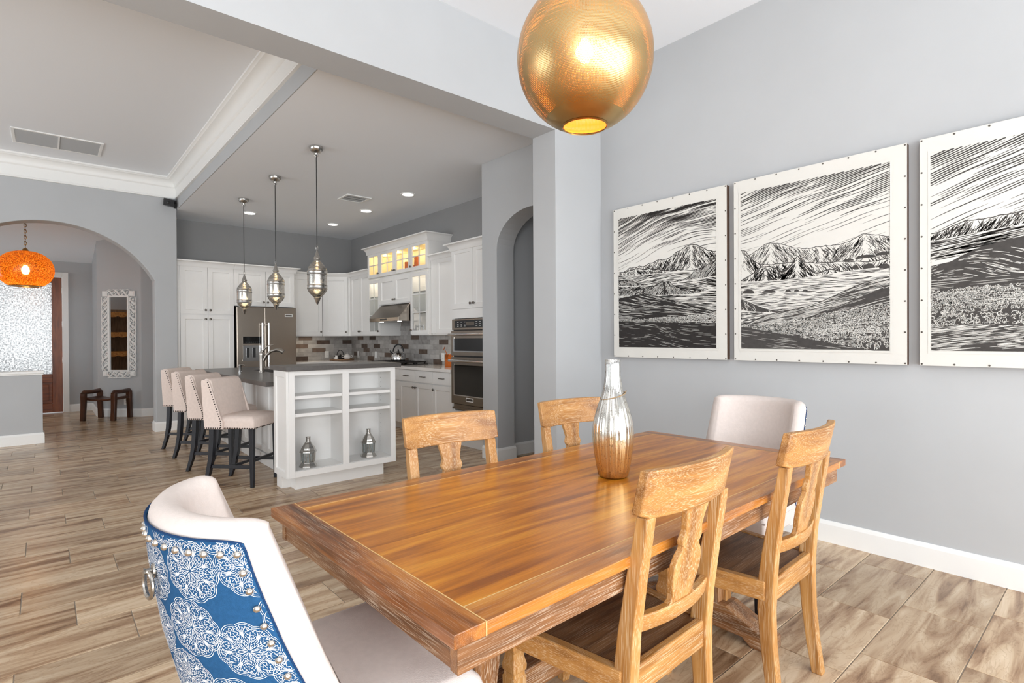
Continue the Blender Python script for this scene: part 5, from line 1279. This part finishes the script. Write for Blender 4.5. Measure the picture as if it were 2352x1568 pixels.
def art3(p):
    p.sky(0.56, 1.20, 0.30, 0.0, 84, 0.28, 0.0070, 0.006)
    mountain(p, lambda x: 0.60+0.008*fbm(x, 8, 4, 6)+0.14*x, 0.12, 1, 900, 0.0032, 0.6)
    flow(p, lambda x: 0.555+0.08*x, 0.1, 1, 460, 0.0042, 0, lambda x, d: 0.12, (0.05, 0.15))
    flow(p, lambda x: 0.43+0.30*max(0, x-0.10)**0.9+0.02*math.sin(8*x), 0.2, 0, 330, 0.0030, 1, lambda x, d: 0.35*math.cos(x*5+d*3), (0.03, 0.10))
    flow(p, lambda x: 0.37-0.02*x, 0.14, 0, 140, 0.0020, 1, lambda x, d: 0.02, (0.08, 0.3))
    bushes(p, lambda x, v: 0.19+0.11*v+0.04*x, 1200, 0.0032, 1, 0.013)
    bushes(p, lambda x, v: 0.10+0.09*v, 420, 0.0034, 1, 0.018)
    flow(p, lambda x: 0.115+0.05*x+0.012*math.sin(9*x), 0.12, 0, 420, 0.0032, 1, lambda x, d: 0.10, (0.05, 0.2))
def wall_art(label, y0, y1, z0, z1, fn, seed, ink, border):
    """panel on wall_right; y0 = far (left) edge, y1 = near (right) edge"""
    w_, h_ = y0-y1, z1-z0; d = 0.042
    t = thing('linocut_panel', label, 'picture', (XW, y0, z0), R(-90), 'landscape linocut panels on the grey wall')
    # local x runs to the right seen from the room, face at local y = -d
    MB().box(0, w_, -d, 0, 0, h_).build('cradle', MAT['cradle'], t)
    MB().box(-0.001, w_+0.001, -d-0.0022, -d, -0.001, h_+0.001).build('paper', MAT['paper'], t)
    bl, br, bb, bt = border
    p = Print(w_-bl-br, h_-bb-bt, seed); fn(p)
    p.lay += 1; e_ = 0.012; zz_ = p.z()
    for x0, x1, y0_, y1_ in ((-e_, p.w+e_, p.h, p.h+e_), (-e_, p.w+e_, -e_, 0), (-e_, 0, 0, p.h), (p.w, p.w+e_, 0, p.h)):
        p.mb.add([(x0, y0_, zz_), (x1, y0_, zz_), (x1, y1_, zz_), (x0, y1_, zz_)], [(0, 1, 2, 3)], 1)
    # map (u, v, lift) -> local (u+bl, -d-lift, v+bb)
    p.mb.v = [(u+bl, -d-0.0022-l, v+bb) for u, v, l in p.mb.v]
    pr_ = p.mb.build('print', [ink, MAT['paper']], t)
    tk = None
    n = 7
    for i in range(n+1):
        for (x, z) in ((0.008+(w_-0.016)*i/n, 0.008), (0.008+(w_-0.016)*i/n, h_-0.008), (0.008, 0.008+(h_-0.016)*i/n), (w_-0.008, 0.008+(h_-0.016)*i/n)):
            if i in (0, n) and x in (0.008, w_-0.008) and (x, z) in seen_: continue
            seen_.add((x, z))
            if tk is None:
                o = MB().lathe([(0.0052, 0), (0.0044, 0.002), (0.0, 0.0028)], 8, cap=False).xf(Matrix.Rotation(R(90), 4, 'X')).build('tack', MAT['pull'], t, smooth=True); tk = o.data
            else: o = bpy.data.objects.new('tack', tk); COL.objects.link(o); o.parent = t
            o.location = (x, -d-0.0022, z)
    seen_.clear()
seen_ = set()
wall_art('black and white linocut landscape with dark lower field, smallest in view, nearest the kitchen', 2.957, 1.940, 1.135, 2.388, art1, 11, MAT['ink'], (0.052, 0.078, 0.078, 0.082))
wall_art('black and white linocut landscape with pointed peak, middle of the three panels', 1.884, 0.868, 1.135, 2.390, art2, 5, MAT['ink_glare'], (0.048, 0.080, 0.078, 0.085))
wall_art('black and white linocut landscape with bushy meadow, cut off by the photo edge', 0.807, -0.21, 1.135, 2.390, art3, 23, MAT['ink_glare'], (0.048, 0.080, 0.078, 0.085))
# ================================================================== ceiling fittings
for i, (x, y, lb) in enumerate(((2.325, 8.675, 'round recessed downlight in the kitchen ceiling near the pantry'), (3.599, 8.675, 'round recessed downlight in the kitchen ceiling above the corner'), (3.595, 7.454, 'round recessed downlight in the kitchen ceiling in front of the range hood'), (3.605, 6.255, 'round recessed downlight in the kitchen ceiling nearest the arched wall'))):
    t = thing('downlight', lb, 'ceiling light', (x, y, ZK), 0, 'kitchen downlights')
    MB().lathe([(0.095, 0.0005), (0.093, -0.006), (0.075, -0.009), (0.072, -0.004)], 28, cap=False).build('trim_ring', MAT['trim'], t, smooth=True)
    MB().lathe([(0.072, -0.004), (0.0, -0.0042)], 28, cap=False).build('lens', MAT['recess'], t)
    l = bpy.data.lights.new('downlight_beam', 'SPOT'); l.energy = 20; l.spot_size = R(105); l.spot_blend = 0.8; l.color = (1, 0.95, 0.88); l.shadow_soft_size = 0.07
    o = bpy.data.objects.new('downlight_beam', l); COL.objects.link(o); o.location = (0, 0, -0.02); o.parent = t
def vent(name, label, loc, rz, wx, wy, nsl, div, ang=35):
    t = thing(name, label, 'vent', loc, rz)
    b = 0.03
    MB().box(-wx/2, wx/2, -wy/2, -wy/2+b, -0.012, 0).box(-wx/2, wx/2, wy/2-b, wy/2, -0.012, 0).box(-wx/2, -wx/2+b, -wy/2+b, wy/2-b, -0.012, 0).box(wx/2-b, wx/2, -wy/2+b, wy/2-b, -0.012, 0).build('frame', MAT['trim'], t, bevel=0.003)
    MB().box(-wx/2+b, wx/2-b, -wy/2+b, wy/2-b, -0.0015, -0.0005).build('duct_shadow', MAT['black'], t)
    for k in range(nsl):
        y = -wy/2+b+(wy-2*b)*(k+0.5)/nsl; hh = (wy-2*b)/nsl*0.46
        o = MB().hexa([(-wx/2+b, y-hh, -0.003), (wx/2-b, y-hh, -0.003), (wx/2-b, y-hh+0.003, -0.002), (-wx/2+b, y-hh+0.003, -0.002)], [(-wx/2+b, y-hh*0.1, -0.0125), (wx/2-b, y-hh*0.1, -0.0125), (wx/2-b, y, -0.0115), (-wx/2+b, y, -0.0115)]).build('slat', MAT['ventgrey'], t)
    if div: MB().box(-0.008, 0.008, -wy/2+b, wy/2-b, -0.015, -0.003).build('divider', MAT['trim'], t)
vent('return_vent', 'long white louvred air vent in the raised living-room ceiling', (0.135, 8.235, ZD), 0, 0.81, 0.58, 16, True)
vent('supply_vent', 'small white louvred vent in the kitchen ceiling', (3.155, 6.89, ZK), R(0), 0.34, 0.33, 3, False)
# security camera
sc_ = thing('security_camera', 'small black security camera on the grey wall under the crown', 'camera', (1.40, YA, 3.25))
MB().box(0.012, 0.05, -0.02, 0.0, -0.06, 0.06).build('mount', MAT['black'], sc_, bevel=0.003)
MB().tube([(0.03, -0.02, 0.02), (0.0, -0.06, 0.015), (-0.03, -0.08, 0.0)], 0.011, 8).build('arm', MAT['black'], sc_)
MB().hexa([(-0.13, -0.15, -0.05), (0.0, -0.15, -0.065), (0.01, -0.03, -0.05), (-0.12, -0.03, -0.035)], [(-0.125, -0.15, 0.045), (0.0, -0.15, 0.03), (0.01, -0.03, 0.045), (-0.115, -0.03, 0.06)]).build('camera_body', MAT['black'], sc_, bevel=0.006)
MB().lathe([(0.02, 0), (0.014, 0.006), (0.0, 0.004)], 14, cap=False).xf(Matrix.Translation((-0.065, -0.15, -0.01)) @ Matrix.Rotation(R(90), 4, 'X')).build('lens', MAT['blackglass'], sc_, smooth=True)
# ================================================================== entry hall
el = thing('amber_pendant', 'round amber pierced pendant lamp hanging in the entry arch', 'pendant lamp', (-0.205, 10.2, 2.295))
pr_ = []
for i in range(41):
    ph = R(-62)+(R(83)-R(-62))*i/40; pr_.append((0.315*abs(math.cos(ph))**0.82, 0.262*math.sin(ph)))
MB().lathe(pr_, 64, cap=False).build('shade', MAT['perf_amber'], el, smooth=True, angle=80)
MB().lathe([(pr_[0][0]+0.004, pr_[0][1]+0.012), (pr_[0][0]+0.006, pr_[0][1]-0.004), (pr_[0][0]-0.006, pr_[0][1]-0.004)], 48, cap=False).build('rim', MAT['brass'], el, smooth=True)
MB().lathe([(pr_[-1][0], pr_[-1][1]-0.004), (0.036, 0.264), (0.03, 0.285), (0.016, 0.30), (0.0, 0.305)], 24, cap=False).build('cap', MAT['brass'], el, smooth=True)
zc_ = 0.30; k = 0
while zc_ < 1.0:
    lk = [(0.013*math.cos(a) if k % 2 else 0, 0 if k % 2 else 0.013*math.cos(a), zc_+0.026+0.028*math.sin(a)) for a in np.linspace(0, 2*PI, 12, endpoint=False)]
    MB().tube(lk, 0.0045, 5, closed=True).build('chain_link', MAT['brass'], el); zc_ += 0.042; k += 1
MB().lathe([(0.0, -0.07), (0.03, -0.06), (0.045, -0.02), (0.04, 0.02), (0.02, 0.06)], 16, cap=False).build('bulb', MAT['bulb'], el, smooth=True)
point('entry_lamp_light', (0, 0, -0.12), 8, (1.0, 0.66, 0.26), 0.06, el)
# mirror on the diagonal wall: frame at angle
a_ = Vector((0.665, 11.608)); b_ = Vector((1.23, 11.082)); du = (b_-a_).normalized(); ang = math.atan2(du.y, du.x)
org = a_+du*0.11
mr = thing('scroll_mirror', 'tall mirror with white carved scroll frame on the angled entry wall', 'mirror', (org.x, org.y, 0.68), ang)
MW, MH, fw_ = 0.575, 1.46, 0.135
MB().box(fw_-0.01, MW-fw_+0.01, -0.018, -0.012, 0.11, MH-0.105).build('mirror_glass', MAT['mirror'], mr)
mb = MB().box(fw_-0.02, MW-fw_+0.02, -0.012, -0.002, 0.10, MH-0.095)
mb.build('backing', MAT['pull'], mr)
MB().box(fw_-0.03, fw_, -0.034, -0.006, 0.09, MH-0.085).box(MW-fw_, MW-fw_+0.03, -0.034, -0.006, 0.09, MH-0.085).box(fw_, MW-fw_, -0.034, -0.006, 0.09, 0.115).box(fw_, MW-fw_, -0.034, -0.006, MH-0.11, MH-0.085).build('inner_moulding', MAT['trim'], mr, bevel=0.003)
for s_ in (0, 1):
    for q in (0, 1):
        cx_ = 0.05 if s_ == 0 else MW-0.05; cz_ = 0.05 if q == 0 else MH-0.05
        MB().box(cx_-0.045, cx_+0.045, -0.026, -0.006, cz_-0.045, cz_+0.045).box(cx_-0.028, cx_+0.028, -0.034, -0.026, cz_-0.028, cz_+0.028).build('corner_block', MAT['trim'], mr, bevel=0.006)
def scroll(cx_, cz_, dx, dz, sgn):
    """one carved acanthus piece between moulding and outer edge"""
    m_ = MB()
    ux, uz = (0, 1) if dx == 0 else (1, 0); px, pz = uz, ux
    def pt(u, v): return (cx_+ux*u+px*v, -0.02, cz_+uz*u+pz*v)
    m_.tube([pt(-0.075+0.15*i/12, sgn*0.040*math.sin(2*PI*i/12)) for i in range(13)], [0.008+0.007*math.sin(PI*i/12) for i in range(13)], 7)
    for s2 in (-1, 1):
        m_.tube([pt(s2*0.037+0.022*math.cos(a*s2+0.4)*(1-a/9), sgn*s2*0.012+0.022*math.sin(a)*(1-a/9)) for a in np.linspace(0, 5.0, 12)], 0.0075, 6)
        m_.tube([pt(s2*0.055, -sgn*s2*0.045), pt(s2*0.03, -sgn*s2*0.03), pt(s2*0.012, -sgn*s2*0.008)], [0.013, 0.010, 0.005], 6)
    m_.tube([pt(-0.078, sgn*0.052), pt(-0.04, sgn*0.063), pt(0.0, sgn*0.054), pt(0.04, sgn*0.063), pt(0.078, sgn*0.052)], 0.0085, 6)
    m_.tube([pt(-0.078, -sgn*0.046), pt(-0.04, -sgn*0.036), pt(0.0, -sgn*0.046), pt(0.04, -sgn*0.036), pt(0.078, -sgn*0.046)], 0.0065, 6)
    return m_.build('carved_scroll', MAT['trim'], mr, smooth=True)
for i in range(9):
    z = 0.115+(MH-0.23)*(i+0.5)/9
    scroll(0.052, z, 0, 1, -1 if i % 2 else -1); scroll(MW-0.052, z, 0, 1, 1)
for i in range(3):
    x = 0.11+(MW-0.22)*(i+0.5)/3
    scroll(x, 0.045, 1, 0, -1); scroll(x, MH-0.045, 1, 0, 1)
# bench under the mirror
bn = thing('entry_bench', 'dark carved wooden stool-bench with raised side handles under the mirror', 'bench', (0.757, 11.13, 0), math.atan2(-0.32, 0.41)-0.02)
BL, BD = 0.50, 0.40
MB().prism([(-BL/2+0.02, 0.335), (-BL/4, 0.318), (0, 0.312), (BL/4, 0.318), (BL/2-0.02, 0.335), (BL/2-0.02, 0.375), (BL/4, 0.352), (0, 0.345), (-BL/4, 0.352), (-BL/2+0.02, 0.375)], -BD/2+0.03, BD/2-0.03, 'y').build('seat', MAT['bench_x'], bn, bevel=0.006)
for s_ in (-1, 1):
    x = s_*(BL/2-0.01)
    for q in (-1, 1):
        y = q*(BD/2-0.02); rings = []
        for z, hw_, dy in ((0, 0.036, 0.02), (0.15, 0.034, 0.01), (0.30, 0.036, 0.0), (0.40, 0.038, 0.0), (0.455, 0.036, -0.005)):
            rings.append([(x-hw_, y+q*dy-hw_*0.8, z), (x+hw_, y+q*dy-hw_*0.8, z), (x+hw_, y+q*dy+hw_*0.8, z), (x-hw_, y+q*dy+hw_*0.8, z)])
        MB().loft(rings).build('leg', MAT['bench_z'], bn, bevel=0.008)
    MB().tube([(x, -BD/2-0.005, 0.435), (x, -BD/2+0.03, 0.462), (x, 0, 0.455), (x, BD/2-0.03, 0.462), (x, BD/2+0.005, 0.435)], [0.028, 0.036, 0.034, 0.036, 0.028], 12).build('handle_rail', MAT['bench_y'], bn, smooth=True)
    MB().box(x-0.02, x+0.02, -BD/2+0.02, BD/2-0.02, 0.33, 0.372).build('side_rail', MAT['bench_y'], bn, bevel=0.004)
# tall shelf in the entry that the mirror reflects
bs = thing('pine_bookshelf', 'tall carved pine shelf unit reflected in the entry mirror', 'bookcase', (-2.55, 10.35, 0), R(90))
MB().box(-0.55, -0.50, 0, 0.35, 0, 2.0).box(0.50, 0.55, 0, 0.35, 0, 2.0).build('side', MAT['shelfwood'], bs)
MB().box(-0.5, 0.5, 0.33, 0.35, 0, 2.0).build('back_boards', MAT['shelfdark'], bs)
for z in (0.15, 0.58, 1.02, 1.45, 1.9):
    MB().box(-0.5, 0.5, 0, 0.33, z, z+0.03).build('shelf', MAT['shelfwood'], bs)
    sc2 = [(-0.5, z+0.03), (0.5, z+0.03)]+[(0.5-i/24, z-0.06-0.03*abs(math.sin(i*PI/4))) for i in range(25)]
    MB().prism(sc2, -0.02, 0.0, 'y').build('carved_apron', MAT['shelfwood'], bs)
bs.rotation_euler = (0, 0, R(100)); bs.location = (-2.6, 10.62, 0)
def outlet(label, loc, rz, w_=0.075, h_=0.118, kind='outlet'):
    t = thing(('power_' if kind == 'outlet' else 'light_')+kind, label, kind, loc, rz)
    MB().box(-w_/2, w_/2, -0.006, 0, -h_/2, h_/2).build('cover_plate', MAT['plastic'], t, bevel=0.0015)
    if kind == 'outlet':
        for z in (-0.02, 0.02):
            MB().box(-0.015, 0.015, -0.008, -0.006, z-0.013, z+0.013).build('socket', MAT['plastic'], t, bevel=0.003)
            MB().box(-0.007, -0.005, -0.0085, -0.008, z-0.004, z+0.006).box(0.005, 0.007, -0.0085, -0.008, z-0.004, z+0.006).build('slot', MAT['pull'], t)
    else: MB().box(-0.016, 0.016, -0.010, -0.006, -0.033, 0.033).build('rocker', MAT['plastic'], t, bevel=0.002)
SB = YB-0.0125
outlet('white socket plate on the brick tiles left of the tea tray', (3.934, SB, 1.018), 0)
outlet('white switch plate on the brick tiles right of the corner', (XR-0.0125, 9.522, 1.013), H90, kind='switch')
outlet('white switch plate on the brick tiles left of the kettle', (XR-0.0125, 8.812, 1.017), H90, kind='switch')
outlet('white socket plate on the brick tiles behind the copper crock', (XR-0.0125, 6.68, 1.026), H90)
ow = a_+du*0.5; nrm = Vector((-du.y*-1*-1, du.x)) 
outlet('small white socket plate low on the angled entry wall behind the bench', (ow.x-0.0005*du.y*-1, ow.y, 0.263), ang)
# ================================================================== small kitchen things
kt = thing('kettle', 'steel whistling kettle with black handle on the cooktop', 'kettle', (4.20, 7.62, 0.959))
MB().lathe([(0.0, 0.0), (0.10, 0.0), (0.112, 0.012), (0.112, 0.06), (0.10, 0.095), (0.07, 0.12), (0.045, 0.128), (0.0, 0.13)], 32, cap=False).build('pot', MAT['chrome'], kt, smooth=True, angle=40)
MB().lathe([(0.044, 0.127), (0.03, 0.14), (0.008, 0.143), (0.008, 0.15), (0.016, 0.158), (0.012, 0.172), (0.0, 0.175)], 18, cap=False).build('lid', MAT['black'], kt, smooth=True)
ha = R(-40); hx_, hy_ = math.cos(R(118)), math.sin(R(118))
MB().tube([(0.085*hx_*math.cos(a)/0.9, 0.085*hy_*math.cos(a)/0.9, 0.125+0.125*math.sin(a)) for a in np.linspace(0.1, PI-0.1, 14)], 0.011, 8).build('handle', MAT['black'], kt, smooth=True)
MB().tube([(0.09*hx_, 0.09*hy_, 0.085), (0.135*hx_, 0.135*hy_, 0.125), (0.15*hx_, 0.15*hy_, 0.15)], [0.02, 0.014, 0.012], 10).build('spout', MAT['black'], kt, smooth=True)
cr = thing('utensil_crock', 'copper utensil crock with a spoon beside the ovens', 'crock', (4.12, 6.08, 0.9142))
MB().lathe([(0.0, 0.002), (0.062, 0.0), (0.064, 0.004), (0.064, 0.165), (0.066, 0.17), (0.06, 0.17), (0.058, 0.01), (0.0, 0.008)], 28, cap=False).build('crock_body', MAT['copper'], cr, smooth=True, angle=40)
sp1 = thing('serving_spoon', 'large copper spoon standing in the utensil crock', 'spoon', (4.12, 6.08, 0.9142))
MB().tube([(0.0, -0.02, 0.03), (-0.01, 0.06, 0.19), (-0.012, 0.085, 0.225)], 0.005, 8).build('spoon_handle', MAT['copper'], sp1, smooth=True)
bw = MB().lathe([(0.0, -0.008), (0.018, -0.004), (0.026, 0.004), (0.025, 0.005), (0.016, -0.001), (0.0, -0.004)], 18, cap=False)
bw.xf(Matrix.Translation((-0.012, 0.105, 0.25)) @ Matrix.Rotation(R(-50), 4, 'X') @ Matrix.Rotation(R(-50), 4, 'Y') @ Matrix.Diagonal((1, 1.5, 1, 1))).build('spoon_bowl', MAT['copper'], sp1, smooth=True)
sp2 = thing('wooden_spoon', 'brown wooden spoon leaning at the back of the utensil crock', 'spoon', (4.12, 6.08, 0.9142))
MB().tube([(0.01, 0.01, 0.03), (0.02, -0.03, 0.2), (0.022, -0.045, 0.25)], [0.006, 0.006, 0.014], 8).build('spoon_stick', MAT['bench_z'], sp2, smooth=True)
ty = thing('serving_tray', 'round wooden tray on the worktop in the kitchen corner', 'tray', (4.09, 9.50, 0.9142))
MB().lathe([(0.0, 0.0), (0.20, 0.0), (0.215, 0.006), (0.22, 0.024), (0.212, 0.024), (0.205, 0.012), (0.0, 0.010)], 36, cap=False).build('tray_plate', MAT['jute'], ty, smooth=True, angle=40)
tp = thing('teapot', 'white porcelain sugar pot with lid and two handles on the wooden tray', 'teapot', (4.17, 9.46, 0.9243))
MB().lathe([(0.0, 0.0), (0.035, 0.0), (0.055, 0.02), (0.066, 0.045), (0.062, 0.07), (0.045, 0.085), (0.03, 0.095), (0.008, 0.10), (0.006, 0.112), (0.012, 0.12), (0.0, 0.126)], 24, cap=False).build('pot', MAT['white'], tp, smooth=True)
for s_ in (-1, 1): MB().tube([(s_*0.06, -s_*0.02, 0.07), (s_*0.085, -s_*0.03, 0.075), (s_*0.088, -s_*0.03, 0.05), (s_*0.062, -s_*0.02, 0.035)], 0.006, 8).build('handle', MAT['white'], tp, smooth=True)
cj = thing('cream_jug', 'small white cream jug on the left of the wooden tray', 'jug', (3.96, 9.44, 0.9243))
MB().lathe([(0.0, 0.0), (0.026, 0.0), (0.034, 0.025), (0.03, 0.05), (0.02, 0.066), (0.026, 0.082), (0.024, 0.082), (0.017, 0.066), (0.0, 0.06)], 20, cap=False).build('jug_body', MAT['white'], cj, smooth=True)
MB().tube([(-0.03, 0, 0.05), (-0.048, 0, 0.045), (-0.045, 0, 0.025), (-0.033, 0, 0.02)], 0.004, 6).build('handle', MAT['white'], cj, smooth=True)
tk = thing('black_teapot', 'black cast iron teapot with hoop handle behind the white pots', 'teapot', (4.10, 9.60, 0.9243))
MB().lathe([(0.0, 0.0), (0.06, 0.0), (0.085, 0.02), (0.088, 0.045), (0.06, 0.068), (0.02, 0.075), (0.012, 0.09), (0.0, 0.092)], 24, cap=False).build('pot', MAT['iron'], tk, smooth=True)
MB().tube([(0.055*math.cos(a), -0.02*math.cos(a), 0.065+0.105*math.sin(a)) for a in np.linspace(0.0, PI, 14)], 0.007, 8).build('handle', MAT['iron'], tk, smooth=True)
MB().tube([(-0.08, 0, 0.04), (-0.115, 0.0, 0.065)], [0.014, 0.008], 8).build('spout', MAT['iron'], tk, smooth=True)
MB().tube([(0.08, 0, 0.04), (0.125, 0.0, 0.055)], [0.016, 0.010], 8).build('grip', MAT['iron'], tk, smooth=True)
# copper things and lights in the glass cabinets
def cup(label, loc, r, h, mt, nm='copper_mug', cat='mug'):
    t = thing(nm, label, cat, loc)
    MB().lathe([(0.0, 0.003), (r, 0.0), (r, h), (r-0.003, h), (r-0.003, 0.006), (0.0, 0.006)], 22, cap=False).build('cup_body', mt, t, smooth=True, angle=40)
    MB().tube([(0, r-0.002, h*0.8), (0, r+0.03, h*0.75), (0, r+0.03, h*0.35), (0, r-0.002, h*0.25)], 0.005, 8).build('handle', mt, t, smooth=True)
zsh = 2.303
cup('large copper canister in the lit top cabinet, third glass door', (4.22, 7.33, zsh), 0.055, 0.165, MAT['copper'])
cup('small copper mug beside the canister in the lit top cabinet', (4.24, 7.20, zsh), 0.03, 0.11, MAT['copper'])
cup('tall copper canister at the right edge of the third lit glass door', (4.20, 7.04, zsh), 0.04, 0.21, MAT['copper'])
cup('copper canister behind the fourth lit glass door', (4.22, 6.60, zsh), 0.045, 0.15, MAT['copper'])
cup('copper mug on the bottom of the left narrow glass cabinet', (4.20, 8.08, 1.368), 0.05, 0.17, MAT['copper'])
for (ya, yb2, lb) in ((Y0c, Y0c-e1, 'left'), (Y0c-e3, Y1c, 'right')):
    for z in (1.66, 1.97):
        gsh = thing('glass_shelf', f'{"lower" if z < 1.8 else "upper"} glass shelf inside the {lb} narrow glass cabinet', 'shelf', (0, 0, 0))
        MB().box(XCN+0.03, XR-0.015, yb2+0.02, ya-0.02, z, z+0.008).build('shelf_pane', MAT['lampglass'], gsh)
        MB().box(XCN+0.028, XCN+0.031, yb2+0.02, ya-0.02, z-0.001, z+0.009).build('shelf_edge', MAT['black'], gsh)
cup('grey stoneware mug on the upper shelf of the right narrow glass cabinet', (4.22, 6.62, 1.979), 0.045, 0.09, MAT['silver'], 'stone_mug')
for ya, yb2, lb in ((Y0c, Y0c-e1, 'left'), (Y0c-e3, Y1c, 'right')):
    t = thing('cabinet_puck_light', f'puck light in the top of the {lb} narrow glass cabinet', 'light', (4.24, (ya+yb2)/2, 2.261))
    MB().lathe([(0.032, 0.0), (0.03, -0.008), (0.0, -0.0085)], 18, cap=False).build('lens', MAT['puck'], t, smooth=True)
    point('puck_glow', (0, 0, -0.05), 2.4, (1.0, 0.88, 0.68), 0.02, t)
for i, y in enumerate((8.15, 7.70, 7.22, 6.74)):
    t = thing('cabinet_puck_light', ['puck light inside the lit top cabinet, leftmost', 'puck light inside the lit top cabinet, second from the left', 'puck light inside the lit top cabinet, third from the left', 'puck light inside the lit top cabinet, rightmost'][i], 'light', (4.25, y, 2.671))
    MB().lathe([(0.032, 0.0), (0.03, -0.008), (0.0, -0.0085)], 18, cap=False).build('lens', MAT['puck'], t, smooth=True)
    point('puck_glow', (0, 0, -0.05), 2.6, (1.0, 0.74, 0.36), 0.02, t)
MB_ = None
us_ = area_light('under_cabinet_strip', (4.2, 6.0, 1.34), (0, 0, -1), 0.1, 0.8, 1.6, (1, 0.82, 0.6))
us_ = area_light('under_cabinet_strip_2', (3.5, 9.62, 1.34), (0, 0, -1), 0.5, 0.1, 1.2, (1, 0.82, 0.6))
# spring door stop by the entry corner
ds = thing('door_stop', 'small steel spring door stop on the entry baseboard', 'door stop', (0.60, 12.744, 0.06))
MB().tube([(0, -0.002, 0), (0, -0.07, 0)], 0.008, 8).build('spring', MAT['nickel'], ds, smooth=True)
MB().lathe([(0.012, 0), (0.012, 0.015), (0.006, 0.018)], 10).xf(Matrix.Translation((0, -0.07, 0)) @ Matrix.Rotation(R(90), 4, 'X')).build('rubber_tip', MAT['plastic'], ds, smooth=True)
